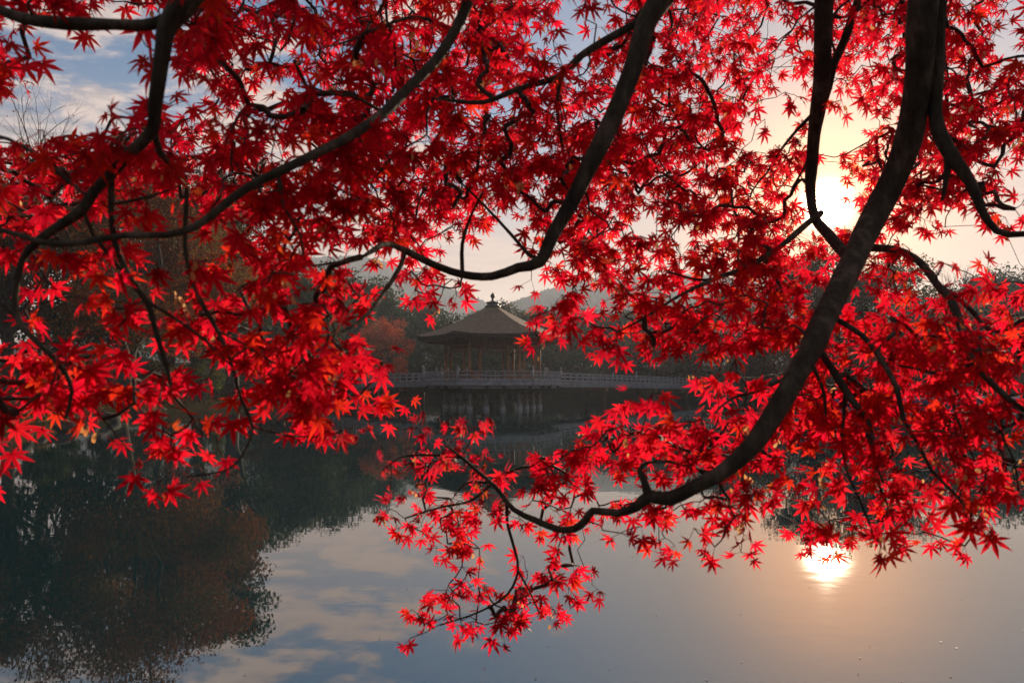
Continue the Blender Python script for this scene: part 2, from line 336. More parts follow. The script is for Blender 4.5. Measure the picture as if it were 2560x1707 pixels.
# ------------------------------------------------------------------ the pavilion on stilts
def hexa(r, k, z=0.0): a = R(60 * k - 120); return Vector((r * math.cos(a), r * math.sin(a), z))
def hexlerp(r, k, t, z=0.0): return hexa(r, k, z).lerp(hexa(r, k + 1, z), t)
PAV = (-1.52, 53.8, 0.0); PAV_RZ = R(4.0)
DECK_Z, DECK_R, COL_R, EAVE_R = 2.12, 5.55, 3.68, 5.98
GIBOSHI = [(0.0, 0), (0.075, 0), (0.075, 0.04), (0.05, 0.06), (0.05, 0.10), (0.085, 0.13), (0.095, 0.19), (0.07, 0.25), (0.025, 0.30), (0.012, 0.34)]
def build_pavilion():
    P = empty('pavilion', PAV, PAV_RZ)
    tag(P, 'hexagonal wooden pavilion with bark roof standing on stilts in the pond', 'pavilion')
    # roof: six concave facets with upturned corners
    b = MB(); nt_, ns = 14, 16; ze, za, ra = 5.52, 8.02, 0.42
    def roof_pt(k, s, t, dz=0.0, dr=0.0):
        r = (EAVE_R - dr) * (1 - t) + ra * t
        up = 0.20 * (abs(2 * s - 1) ** 3) * (1 - t) ** 3
        p = hexlerp(r, k, s); m = 1 + 0.012 * math.sin(math.pi * s) * (1 - t)
        return (p.x * m, p.y * m, ze + (za - ze) * (0.70 * t + 0.30 * t * t) + up + dz)
    for k in range(6):
        v = [roof_pt(k, i / ns, j / nt_) for j in range(nt_ + 1) for i in range(ns + 1)]
        f = [(j*(ns+1)+i, j*(ns+1)+i+1, (j+1)*(ns+1)+i+1, (j+1)*(ns+1)+i) for j in range(nt_) for i in range(ns)]
        b.add(v, f)
    roof = b.build('roof', M['roof_bark'], P)
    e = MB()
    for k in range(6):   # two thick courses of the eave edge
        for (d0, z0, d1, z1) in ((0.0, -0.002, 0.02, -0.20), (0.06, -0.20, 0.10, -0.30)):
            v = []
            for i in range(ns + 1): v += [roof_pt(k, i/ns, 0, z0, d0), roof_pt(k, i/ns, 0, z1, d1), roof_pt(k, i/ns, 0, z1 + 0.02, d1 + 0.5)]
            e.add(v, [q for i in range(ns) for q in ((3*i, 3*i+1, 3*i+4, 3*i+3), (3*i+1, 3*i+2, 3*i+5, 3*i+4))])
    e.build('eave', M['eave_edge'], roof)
    sf = MB()
    for k in range(6):
        v = []
        for i in range(ns + 1):
            a = roof_pt(k, i/ns, 0, -0.31, 0.12); c = hexlerp(COL_R - 0.1, k, i/ns, 5.62); v += [a, c]
        sf.add(v, [(2*i, 2*i+1, 2*i+3, 2*i+2) for i in range(ns)])
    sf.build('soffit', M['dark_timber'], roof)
    rf = MB()
    for k in range(6):
        for i in range(19):
            s = (i + 0.5) / 19; a = Vector(roof_pt(k, s, 0, -0.37, 0.16)); c = hexlerp(COL_R - 0.05, k, s, 5.53); rf.beam(a, c, 0.07, 0.09)
    tag(rf.build('rafters', M['timber'], roof), kind='stuff')
    fn = MB().lathe([(0.62, -0.10), (0.62, 0.02), (0.48, 0.06), (0.44, 0.20), (0.52, 0.25), (0.50, 0.30), (0.25, 0.38), (0.12, 0.44), (0.08, 0.58), (0.10, 0.62), (0.16, 0.70), (0.19, 0.80), (0.16, 0.92), (0.07, 1.0), (0.02, 1.08)], 18, (0, 0, za))
    fn.build('finial', M['bronze'], roof, True)
    # frieze of vertical boards and its beams
    for k in range(6):
        fr = MB(); a0 = 60 * k - 90
        fr.beam(hexa(COL_R, k, 5.25), hexa(COL_R, k + 1, 5.25), 0.05, 0.62)
        frz = fr.build('frieze_panel', M['timber'], P)
        bt = MB()
        for i in range(18):
            p = hexlerp(COL_R + 0.045, k, (i + 0.5) / 18, 5.25); bt.box(p, (0.045, 0.05, 0.60), R(a0 + 90))
        tag(bt.build('battens', M['timber'], frz), kind='stuff')
        MB().beam(hexa(COL_R + 0.02, k, 4.86), hexa(COL_R + 0.02, k + 1, 4.86), 0.14, 0.17).build('beam', M['timber'], P)
        MB().beam(hexa(COL_R, k, 4.50), hexa(COL_R, k + 1, 4.50), 0.09, 0.10).build('tie_beam', M['timber'], P)
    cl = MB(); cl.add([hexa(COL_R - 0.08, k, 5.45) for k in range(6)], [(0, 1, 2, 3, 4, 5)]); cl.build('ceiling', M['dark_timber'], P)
    cm = MB().lathe([(0.13, DECK_Z), (0.13, 4.95)], 12).mesh('column', M['timber'], True)
    ca = MB().box((0, 0, (DECK_Z + 4.8) / 2), (0.16, 0.16, 4.8 - DECK_Z)).mesh('column', M['timber'])
    for k in range(6):
        for t, me in ((0, cm), (0.22, ca), (0.78, ca)):
            o = link(bpy.data.objects.new('column', me), P); o.location = hexlerp(COL_R, k, t); o.rotation_euler.z = R(60 * k)
    # low bench screens between the columns, left open in the middle of front and back
    for k in range(6):
        for (t0, t1) in ((0.03, 0.19), (0.25, 0.75), (0.81, 0.97)):
            if k in (0, 3) and t0 == 0.25: continue
            w = MB(); a = hexlerp(COL_R, k, t0, DECK_Z + 0.34); c = hexlerp(COL_R, k, t1, DECK_Z + 0.34); w.beam(a, c, 0.05, 0.66)
            n = max(2, int((c - a).length / 0.16))
            for i in range(n + 1):
                p = a.lerp(c, i / n); w.box(p, (0.05, 0.10, 0.64), R(60 * k))
            w.beam(a + Vector((0, 0, 0.36)), c + Vector((0, 0, 0.36)), 0.30, 0.06)
            w.build('bench_screen', M['timber'], P)
    # deck
    d = MB(); top = [hexa(DECK_R, k, DECK_Z) for k in range(6)]; bot = [hexa(DECK_R, k, DECK_Z - 0.07) for k in range(6)]
    d.add(top + bot, [(0,1,2,3,4,5), (11,10,9,8,7,6)] + [(k, k+6, (k+1)%6+6, (k+1)%6) for k in range(6)])
    deck = d.build('deck', M['grey_timber'], P)
    for k in range(6):
        MB().beam(hexa(DECK_R - 0.09, k, DECK_Z - 0.19), hexa(DECK_R - 0.09, k + 1, DECK_Z - 0.19), 0.12, 0.22).build('fascia', M['grey_timber'], deck)
        MB().beam(hexa(DECK_R - 0.55, k, DECK_Z - 0.42), hexa(DECK_R - 0.55, k + 1, DECK_Z - 0.42), 0.18, 0.22).build('edge_beam', M['grey_timber'], deck)
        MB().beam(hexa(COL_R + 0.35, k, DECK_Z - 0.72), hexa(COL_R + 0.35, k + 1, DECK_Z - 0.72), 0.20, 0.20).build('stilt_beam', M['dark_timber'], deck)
    # stepped bracket arms that carry the deck out beyond the stilts
    br = MB()
    for (r0, r1, z, w, h) in ((3.3, 5.1, -0.44, 0.15, 0.17), (3.3, 4.55, -0.63, 0.15, 0.17), (3.3, 4.15, -0.86, 0.17, 0.18)):
        br.beam((r0, 0, DECK_Z + z), (r1, 0, DECK_Z + z), w, h); br.box((r1 - 0.05, 0, DECK_Z + z + 0.03), (0.20, 0.22, 0.12))
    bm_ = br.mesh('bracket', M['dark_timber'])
    st = MB().lathe([(0.215, -1.6), (0.215, 0.33), (0.19, 0.37), (0.18, 0.39), (0.18, DECK_Z - 0.62)], 14).mesh('stilt', M['stilt_timber'], True)
    cp = MB().lathe([(0.235, -1.5), (0.235, 0.24), (0.20, 0.30)], 14).mesh('stone_footing', M['stone'], True)
    for k in range(6):
        for t in (0, 1/3, 2/3):
            p = hexlerp(COL_R, k, t); o = link(bpy.data.objects.new('stilt', st), P); o.location = p
            q = link(bpy.data.objects.new('stone_footing', cp), o)
            g = link(bpy.data.objects.new('bracket', bm_), deck)
            nrm = math.atan2(p.y, p.x) if t == 0 else R(60 * k - 90); g.rotation_euler.z = nrm
            g.location = (p.x - 3.6 * math.cos(nrm), p.y - 3.6 * math.sin(nrm), 0)
        i = link(bpy.data.objects.new('stilt', st), P); i.location = hexa(1.7, k + 0.5)
        MB().beam(hexa(COL_R, k, 0.62), hexa(COL_R, k + 1, 0.62), 0.10, 0.16).build('tie_beam', M['dark_timber'], P)
    # railing
    rr = DECK_R - 0.14
    post = MB().lathe([(0.085, DECK_Z), (0.085, DECK_Z + 0.80)], 12)
    post.lathe([(r, z + DECK_Z + 0.80) for r, z in GIBOSHI[1:]], 12); pm = post.mesh('railing_post', M['grey_timber'], True)
    bal = MB().box((0, 0, DECK_Z + 0.30), (0.09, 0.09, 0.60)).box((0, 0, DECK_Z + 0.66), (0.06, 0.06, 0.12)).mesh('baluster', M['grey_timber'])
    for k in range(6):
        o = link(bpy.data.objects.new('railing_post', pm), P); o.location = hexa(rr, k)
        gaps = [(0, 1)] if k not in (2, 4) else [(0, 0.34), (0.66, 1)]
        for g0, g1 in gaps:
            for z, w, h in ((0.74, 0.075, 0.07), (0.44, 0.05, 0.09), (0.12, 0.10, 0.15)):
                MB().beam(hexlerp(rr, k, g0, DECK_Z + z), hexlerp(rr, k, g1, DECK_Z + z), w, h).build('rail', M['grey_timber'], P)
        for i in range(1, 8):
            if k in (2, 4) and i in (3, 4, 5): continue
            o = link(bpy.data.objects.new('baluster', bal), P); o.location = hexlerp(rr, k, i / 8); o.rotation_euler.z = R(60 * k)
        if k in (2, 4):
            for t in (0.34, 0.66):
                o = link(bpy.data.objects.new('railing_post', pm), P); o.location = hexlerp(rr, k, t)
build_pavilion()

def build_bridge(label, a, b, za, zb, piers, arch):
    A = Vector((*a, 0)); B = Vector((*b, 0)); d = (B - A); L = d.length; d.normalize(); rz = math.atan2(d.y, d.x)
    O = empty('footbridge', A, rz); tag(O, label, 'bridge', 'footbridges to the pavilion')
    n = 24; Z = lambda s: za + (zb - za) * s + arch * 4 * s * (1 - s); W = 1.5
    def strip(y, w, z, h):
        m = MB(); v = []
        for i in range(n + 1):
            s = i / n; x = L * s; v += [(x, y - w/2, Z(s) + z - h/2), (x, y + w/2, Z(s) + z - h/2), (x, y + w/2, Z(s) + z + h/2), (x, y - w/2, Z(s) + z + h/2)]
        f = [(4*i+q, 4*i+(q+1)%4, 4*i+4+(q+1)%4, 4*i+4+q) for i in range(n) for q in range(4)] + [(3, 2, 1, 0), (4*n, 4*n+1, 4*n+2, 4*n+3)]
        return m.add(v, f)
    deck = strip(0, 2 * W, -0.04, 0.08).build('deck', M['grey_timber'], O)
    for sd in (-1, 1):
        fa = strip(sd * (W - 0.06), 0.10, -0.25, 0.33).build('fascia', M['grey_timber'], deck)
        fb = MB(); k = int(L / 0.22)
        for i in range(k): s = (i + 0.5) / k; fb.box((L * s, sd * (W + 0.005), Z(s) - 0.25), (0.05, 0.04, 0.30))
        tag(fb.build('fascia_battens', M['grey_timber'], fa), kind='stuff')
        for z, w, h in ((0.82, 0.08, 0.07), (0.52, 0.05, 0.08), (0.16, 0.09, 0.12)): strip(sd * (W - 0.12), w, z, h).build('rail', M['grey_timber'], O)
        k = int(L / 0.95)
        bal = MB().box((0, 0, 0.40), (0.10, 0.09, 0.78)).mesh('baluster', M['grey_timber'])
        for i in range(1, k):
            s = i / k; o = link(bpy.data.objects.new('baluster', bal), O); o.location = (L * s, sd * (W - 0.12), Z(s))
        post = MB().lathe([(0.09, 0), (0.09, 0.92)], 10).lathe([(r, z + 0.92) for r, z in GIBOSHI[1:]], 10).mesh('railing_post', M['grey_timber'], True)
        for s in (0.0, 0.5, 1.0):
            o = link(bpy.data.objects.new('railing_post', post), O); o.location = (L * s, sd * (W - 0.12), Z(s))
    for s in piers:
        for sd in (-1, 1):
            MB().lathe([(0.24, -1.5), (0.24, Z(s) - 0.75)], 10, (L * s, sd * 1.0, 0)).build('pier', M['dark_timber'], O, True)
        MB().box((L * s, 0, Z(s) - 0.57), (0.45, 2.7, 0.36)).build('pier_cap', M['timber'], O)
build_bridge('grey timber footbridge running from the pavilion to the right bank', (1.7, 58.3), (21.5, 82.5), 2.05, 1.55, (0.32, 0.64, 0.9), 0.06)
build_bridge('grey timber footbridge leaving the pavilion to the left, half hidden by red leaves', (-4.9, 58.0), (-23.5, 77), 2.05, 1.6, (0.22, 0.5, 0.8), 0.06)

# ------------------------------------------------------------------ trees across the water
def leaf_cloud(rg, clumps, n, size, cols, flat=0.75, jitter=0.12):
    "leaf-sized rhombs scattered through leafy clumps; returns V, F, tint"
    c = np.array([k[:3] for k in clumps]); r = np.array([k[3] for k in clumps]); w = r ** 2; w = w / w.sum()
    idx = rg.choice(len(c), n, p=w); d = rg.normal(0, 1, (n, 3)); d /= np.linalg.norm(d, axis=1)[:, None]
    rad = rg.random(n) ** 0.45; P = c[idx] + d * (r[idx] * rad)[:, None] * np.array((1, 1, flat))
    P += rg.normal(0, 0.06, (n, 3)) * r[idx][:, None]
    nrm = d * 0.7 + rg.normal(0, 0.8, (n, 3)) + np.array((0, 0, 0.3)); nrm /= np.linalg.norm(nrm, axis=1)[:, None]
    u = np.cross(nrm, rg.normal(0, 1, (n, 3))); u /= np.linalg.norm(u, axis=1)[:, None] + 1e-9; v = np.cross(nrm, u)
    s = (size * rg.uniform(0.6, 1.35, n))[:, None]
    q = np.stack((P - u * s * .62, P - v * s * .36 + nrm * s * .10, P + u * s * .62, P + v * s * .36 + nrm * s * .10), 1)
    cols = np.array(cols); cb = rg.integers(0, len(cols), len(c)); pick = np.where(rg.random(n) < 0.72, cb[idx], rg.integers(0, len(cols), n))
    t = cols[pick] * np.clip(rg.normal(1, jitter * 1.6, (n, 1)), 0.5, 1.6)
    return q.reshape(-1, 3), np.arange(n * 4).reshape(n, 4), np.repeat(t, 4, axis=0)
GREEN = [(0.030, 0.050, 0.018), (0.045, 0.065, 0.022), (0.020, 0.038, 0.018), (0.070, 0.075, 0.022)]
OLIVE = [(0.060, 0.065, 0.020), (0.090, 0.085, 0.022), (0.040, 0.052, 0.018), (0.11, 0.08, 0.02)]
ORANGE = [(0.26, 0.075, 0.012), (0.32, 0.105, 0.014), (0.20, 0.052, 0.012), (0.18, 0.085, 0.02), (0.11, 0.085, 0.02)]
RUSSET = [(0.28, 0.072, 0.020), (0.36, 0.090, 0.020), (0.15, 0.055, 0.022), (0.10, 0.06, 0.025)]
RED = [(0.50, 0.09, 0.035), (0.42, 0.075, 0.03), (0.56, 0.13, 0.04), (0.32, 0.08, 0.03)]
DULL = [(0.075, 0.055, 0.03), (0.10, 0.065, 0.032), (0.05, 0.048, 0.026), (0.12, 0.06, 0.035)]
BRIGHT_GREEN = [(0.11, 0.16, 0.02), (0.16, 0.20, 0.025), (0.07, 0.11, 0.02)]  # lighter, yellower leaf greens
def limb_pts(a, b, r0, r1, rg, sag=0.08, n=6):
    a = np.array(a, float); b = np.array(b, float); L = np.linalg.norm(b - a); t = np.linspace(0, 1, n)[:, None]
    p = a + (b - a) * t + rg.normal(0, sag * L, (n, 3)) * np.sin(t * math.pi) * 0.6; p[:, 2] += (np.sin(t * math.pi) * 0.07 * L)[:, 0]
    return np.hstack((p, (r0 + (r1 - r0) * t)))
def make_tree(name, label, cat, px, d, top, wpx, cols, n, size, seed, group=None, lean=0.0, base=0.25, holes=1.0, ncl=34, dep=1.0, bottom=None, shrub=False):
    rg = np.random.default_rng(seed); X = (px - 1280) / FPX * d; g = ground_z(X, d)
    H = CAM_H + (HOR - top) / FPX * d - g; Wd = wpx / FPX * d / 2
    T = empty(name, (X, d, g)); tag(T, label, cat, group)
    zb = H * base; cz = (H + zb) / 2; hz = (H - zb) / 2; cl = []
    for i in range(ncl):
        a = rg.uniform(0, 2 * math.pi); ph = math.asin(rg.uniform(-0.85, 1)); rr = rg.uniform(0.45, 0.86) ; k = rg.uniform(0.17, 0.34)
        ll = lean * Wd * 0.3
        cl.append((math.cos(a) * math.cos(ph) * Wd * rr + ll, math.sin(a) * math.cos(ph) * Wd * dep * rr, cz + math.sin(ph) * hz * rr, k * (Wd * 0.55 + hz * 0.45)))
    cl.append((lean * Wd * .3, 0, cz + hz * 0.55, 0.4 * min(Wd, hz)))
    V, F, t = leaf_cloud(rg, [(c[0], c[1], c[2], c[3] * holes) for c in cl], n, size, cols)
    V[:, 2] = np.maximum(V[:, 2], 0.03)
    link(bpy.data.objects.new('crown', mesh_np('crown', V, F, False, M['tree_leaf'], t)), T)
    r0 = max(0.06, H * (0.012 if shrub else 0.024)); parts = []
    tz = zb + hz * (0.2 if shrub else 0.7)
    tr = spline(np.vstack([(0, 0, -0.3, r0 * 1.5), (0, 0, 0.15, r0 * 1.15), (lean * Wd * .12, 0.05 * H * rg.normal(0, .3), tz * .5, r0 * .85), (lean * Wd * .3, 0, tz, r0 * .45)]), max(0.4, H / 30))
    parts.append(tube_np(tr, 8))
    for i in rg.choice(len(cl), min(len(cl), 6 if shrub else 16), replace=False):
        k = int(rg.uniform(0.35, 0.98) * (len(tr) - 1)); parts.append(tube_np(limb_pts(tr[k, :3], cl[i][:3], tr[k, 3] * .55, r0 * .10, rg), 5))
    V, F = join_np(parts); link(bpy.data.objects.new('trunk', mesh_np('trunk', V, F, True, M['far_bark'])), T)
    return T
def make_bare(name, label, px, d, top, wpx, seed, group, leaves=None, trunk_h=0.3, r0=None):
    rg = np.random.default_rng(seed); X = (px - 1280) / FPX * d; g = ground_z(X, d); H = CAM_H + (HOR - top) / FPX * d - g; Wd = wpx / FPX * d / 2
    T = empty(name, (X, d, g)); tag(T, label, 'tree', group); r0 = r0 or H * 0.018; parts = []; tips = []
    tr = spline(np.array([(0, 0, -.3, r0 * 1.4), (0, 0, .3, r0), (0.02 * H, 0, H * trunk_h * .6, r0 * .85), (0, 0, H * trunk_h, r0 * .7)]), H / 30)
    V, F = tube_np(tr, 8); tk = link(bpy.data.objects.new('trunk', mesh_np('trunk', V, F, True, M['far_bark'])), T)
    def grow(p, dr, L, r, dep):
        dr = dr / np.linalg.norm(dr); n = 4; q = [np.r_[p, r]]; c = p.copy()
        for i in range(n):
            dr = dr + rg.normal(0, 0.10, 3) + np.array((0, 0, 0.05)); dr /= np.linalg.norm(dr); c = c + dr * L / n; q.append(np.r_[c, r * (1 - 0.42 * (i + 1) / n)])
        parts.append(tube_np(np.array(q), 5 if dep < 2 else 3)); q = np.array(q)
        if dep >= 5: tips.append(c); return
        for k in range(3 if dep < 4 else 3):
            s = rg.integers(2, n + 1); nd = dr + rg.normal(0, 0.42, 3) * np.array((1, 1, 0.75)); grow(q[s, :3], nd, L * rg.uniform(.58, .80), q[s, 3] * rg.uniform(.55, .75), dep + 1)
        tips.append(c)
    top_ = tr[-1, :3]; h = H * (1 - trunk_h)
    for k in range(4):
        a = k * math.pi / 2 + rg.uniform(-.5, .5); sp = Wd / h * 0.75; grow(top_, np.array((math.cos(a) * sp, math.sin(a) * sp, 1.0)), h * 0.34, r0 * .6, 1)
    V, F = join_np(parts); m = V[:, 2].max(); V[:, 2] = np.where(V[:, 2] > top_[2], top_[2] + (V[:, 2] - top_[2]) * (H - top_[2]) / (m - top_[2]), V[:, 2])
    V[:, :2] *= np.minimum(1, Wd / np.percentile(np.abs(V[:, 0]), 99))
    link(bpy.data.objects.new('branches', mesh_np('branches', V, F, True, M['far_bark'])), T)
    if leaves:
        k = V[rg.integers(0, len(V), leaves)]; k = k[k[:, 2] > H * trunk_h * 1.2]
        q, f, t = leaf_cloud(rg, [(*p, 0.25) for p in k[:400]], leaves, 0.16, ORANGE[:3]); link(bpy.data.objects.new('crown', mesh_np('crown', q, f, False, M['tree_leaf'], t)), T)
    return T
def shore_d(px, start=58.0):
    d = start
    while pond_sd(np.array([(px - 1280) / FPX * d]), np.array([d]))[0] < 3.2: d += .4
    return d
GL, GF, GR = 'trees on the left bank', 'trees behind the pavilion', 'trees on the right bank'
# left bank
make_tree('oak_tree', 'broad orange-brown oak leaning over the left bank', 'tree', 300, 41, 300, 640, ORANGE, 46000, 0.155, 21, GL, 0.5, 0.12, 0.95, 60)
make_tree('oak_tree', 'sparse amber oak at the far left edge of the bank', 'tree', 20, 37, 420, 460, ORANGE[1:] + OLIVE[:1], 12000, 0.18, 22, GL, 0.3, 0.25, 0.8, 40)
make_tree('oak_tree', 'russet oak at the right end of the left bank', 'tree', 495, 50.5, 420, 330, RUSSET, 17000, 0.23, 23, GL, 0.2, 0.10, 1.0, 44)
make_tree('evergreen_tree', 'tall dark evergreen beside the russet oak on the left bank', 'tree', 580, 57, 330, 230, GREEN, 14000, 0.26, 24, GL, 0.1, 0.10, 1.0, 40)
make_tree('oak_tree', 'brown oak standing behind the leaning oak on the left slope', 'tree', 420, 58, 390, 380, DULL + RUSSET[:2], 15000, 0.28, 25, GL, 0, 0.08, 1.0, 44)
make_tree('evergreen_tree', 'shadowy evergreen low on the left slope behind the amber oak', 'tree', 150, 52, 500, 480, GREEN, 15000, 0.28, 26, GL, 0, 0.03, 1.1, 44)
make_tree('oak_tree', 'large rusty oak beyond the left frame edge', 'tree', -260, 34, 220, 560, ORANGE, 10000, 0.22, 27, GL, 0.2, 0.20, 0.85, 40)
make_bare('bare_tree', 'tall bare tree against the sky at upper left', 95, 58, 118, 330, 31, GL, 260, 0.30)
make_tree('shrub', 'bright green shrub overhanging the water on the left bank', 'shrub', 512, 50.5, 868, 130, BRIGHT_GREEN + OLIVE, 4600, 0.13, 33, None, 0.2, 0.02, 1.0, 18, shrub=True)
make_tree('shrub', 'olive shrub on the left bank below the leaning oak', 'shrub', 350, 46, 870, 170, OLIVE, 4200, 0.14, 34, None, 0, 0.02, 1.0, 18, shrub=True)
make_tree('shrub', 'dark shrub at the foot of the left slope by the frame edge', 'shrub', 120, 36, 890, 240, GREEN, 5000, 0.14, 35, None, 0, 0.02, 1.0, 18, shrub=True)
make_tree('shrub', 'russet bush at the corner of the left bank', 'shrub', 640, 66, 850, 170, RUSSET + OLIVE, 4200, 0.18, 36, None, 0, 0.02, 1.0, 18, shrub=True)
make_tree('shrub', 'brown bush in the shade under the brown oak', 'shrub', 250, 48, 850, 190, DULL + OLIVE, 4200, 0.17, 37, None, 0, 0.02, 1.0, 18, shrub=True)
# far left to pavilion
make_tree('evergreen_tree', 'rounded olive-green tree left of the pavilion, nearest the left bank', 'tree', 715, 74, 605, 300, OLIVE + GREEN, 19000, 0.30, 41, GF, 0, 0.0, 1.1, 48)
make_tree('evergreen_tree', 'dark green tree behind the rounded olive one, left of the red tree', 'tree', 830, 88, 652, 260, GREEN, 16000, 0.34, 42, GF, 0, 0.0, 1.1, 46)
make_tree('evergreen_tree', 'shaded evergreen above the red tree left of the pavilion', 'tree', 935, 104, 690, 240, GREEN, 13000, 0.38, 43, GF, 0, 0.0, 1.1, 44)
make_tree('evergreen_tree', 'grey-green evergreen touching the left eave of the pavilion', 'tree', 1050, 114, 742, 220, GREEN, 12000, 0.40, 44, GF, 0, 0.0, 1.1, 42)
make_tree('maple_tree', 'small orange-red tree left of the pavilion behind the footbridge', 'tree', 962, 84, 780, 160, RED, 12000, 0.18, 45, None, 0.1, 0.02, 0.8, 60)
make_tree('evergreen_tree', 'round-topped tree rising right behind the pavilion finial', 'tree', 1262, 122, 738, 200, OLIVE + GREEN, 13000, 0.36, 46, GF, 0, 0.0, 1.05, 44)
make_tree('evergreen_tree', 'low green tree right of the pavilion roof', 'tree', 1345, 118, 766, 170, GREEN, 11000, 0.36, 47, GF, 0, 0.0, 1.05, 38)
make_tree('oak_tree', 'brownish tree on the skyline between pavilion and hill', 'tree', 1430, 124, 746, 190, DULL, 11000, 0.38, 48, GF, 0, 0.0, 1.0, 38)
make_tree('evergreen_tree', 'hazy green tree beyond the middle of the right footbridge', 'tree', 1540, 118, 768, 230, GREEN, 12000, 0.4, 49, GF, 0, 0.0, 1.1, 40)
make_tree('oak_tree', 'dull brown tree above the end of the right footbridge', 'tree', 1660, 114, 755, 240, DULL + OLIVE, 12000, 0.4, 50, GF, 0, 0.0, 1.1, 40)
for px, d, top, w, c, lab, sd in ((1100, 100, 800, 230, GREEN, 'low dark thicket behind the left half of the pavilion', 51), (1290, 101, 812, 250, GREEN + DULL[:1], 'low dark thicket behind the right half of the pavilion', 52),
                                  (1480, 100, 815, 260, DULL + GREEN, 'low brown thicket behind the right footbridge', 53), (880, 95, 830, 200, GREEN, 'low dark thicket left of the red tree', 54),
                                  (1650, 98, 835, 240, DULL, 'low brown thicket by the landing of the right footbridge', 55), (760, 82, 855, 190, OLIVE, 'low olive thicket where the left footbridge lands', 56)):
    d = shore_d(px)
    make_tree('thicket', lab, 'thicket', px, d, top, w * 1.3, c, 11000, 0.27, sd, 'thickets along the far shore', 0, 0.0, 1.1, 32, shrub=True)
# right bank
make_tree('oak_tree', 'brown tree on the right bank left of the thick bough', 'tree', 1840, 106, 712, 260, DULL + OLIVE, 13000, 0.36, 61, GR, 0, 0.0, 1.1, 42)
make_tree('oak_tree', 'tall tree just below the sun, nearest to it', 'tree', 2040, 92, 588, 320, DULL + OLIVE, 18000, 0.28, 62, GR, 0, 0.03, 0.95, 54)
make_tree('oak_tree', 'open-crowned tree right of the thick bough under the sun', 'tree', 2215, 92, 626, 290, OLIVE + GREEN, 16000, 0.28, 63, GR, 0, 0.03, 0.95, 50)
make_tree('evergreen_tree', 'dense round evergreen at the right edge of the photo', 'tree', 2515, 100, 638, 235, GREEN, 15000, 0.34, 64, GR, 0, 0.0, 1.1, 46)
make_tree('evergreen_tree', 'lower evergreen between the bare tree and the open-crowned tree', 'tree', 2345, 106, 730, 240, GREEN + OLIVE, 12000, 0.36, 65, GR, 0, 0.0, 1.1, 40)
make_tree('evergreen_tree', 'evergreen beyond the right edge of the photo', 'tree', 2700, 90, 650, 260, GREEN, 9000, 0.36, 66, GR, 0, 0.0, 1.1, 38)
make_bare('bare_tree', 'pale bare tree on the skyline at far right', 2400, 104, 636, 170, 67, GR, None, 0.35)
for px, d, top, w, c, lab, sd in ((1960, 84, 850, 280, DULL, 'low brown thicket on the right bank behind the thick bough', 71), (2180, 76, 855, 290, GREEN + DULL[:2], 'low dark thicket behind the moored boats', 72), (2430, 73, 850, 300, GREEN, 'low green thicket behind the fence on the right bank', 73)):
    d = shore_d(px)
    make_tree('thicket', lab, 'thicket', px, d, top, w * 1.15, c, 11000, 0.24, sd, 'thickets along the right bank', 0, 0.0, 1.1, 34, shrub=True)
def far_wood():
    rg = np.random.default_rng(91); cl = []
    for i in range(230):
        px = rg.uniform(250, 2900); d = rg.uniform(128, 150); x = (px - 1280) / FPX * d; z = rg.uniform(0.5, 14) if abs(px - 1250) > 450 else rg.uniform(0.5, 10); cl.append((x, d, ground_z(x, d) + z, rg.uniform(2.2, 3.6)))
    V, F, t = leaf_cloud(rg, cl, 34000, 0.62, GREEN + DULL[:2]); o = link(bpy.data.objects.new('distant_wood', mesh_np('distant_wood', V, F, False, M['tree_leaf'], t))); tag(o, 'dark wood filling the slope behind the far bank', 'wood', kind='stuff')
far_wood()

# ------------------------------------------------------------------ shore rocks, fence, boats
def build_rocks():
    rg = np.random.default_rng(5)
    spots = [(45, 24.6, .7), (95, 26.2, .5), (150, 28.3, .8), (215, 32.5, .6), (262, 35.2, .9), (300, 37.8, .5), (345, 41.5, .7), (400, 44.8, .6), (440, 47.2, .8), (480, 50.0, .5), (520, 52.5, .7), (560, 55.5, .6), (600, 59.5, .8), (640, 63.0, .6)]
    for px, d, s in spots:
        s *= .72; m = MB(); n, k = 13, 8; v = []
        ph = rg.uniform(0, 6, 4)
        for j in range(k + 1):
            t = math.pi * j / k
            for i in range(n):
                a = 2 * math.pi * i / n; r = 1 + 0.22 * math.sin(2 * a + ph[0]) + 0.16 * math.sin(3 * a + ph[1] + 2 * t) + rg.normal(0, .07)
                v.append((s * r * math.sin(t) * math.cos(a), s * .8 * r * math.sin(t) * math.sin(a), s * .62 * math.cos(t) * (1 + .15 * math.sin(ph[2] + a))))
        m.add(v, [(j*n+i, j*n+(i+1)%n, (j+1)*n+(i+1)%n, (j+1)*n+i) for j in range(k) for i in range(n)])
        o = m.build('shore_rock', M['rock'], None, True); X = (px - 1280) / FPX * d; o.location = (X, d, 0.14); o.rotation_euler = (0, 0, rg.uniform(0, 6))
        tag(o, 'dark boulder at the waterline of the left bank', 'rock', 'boulders along the left shore')
build_rocks()
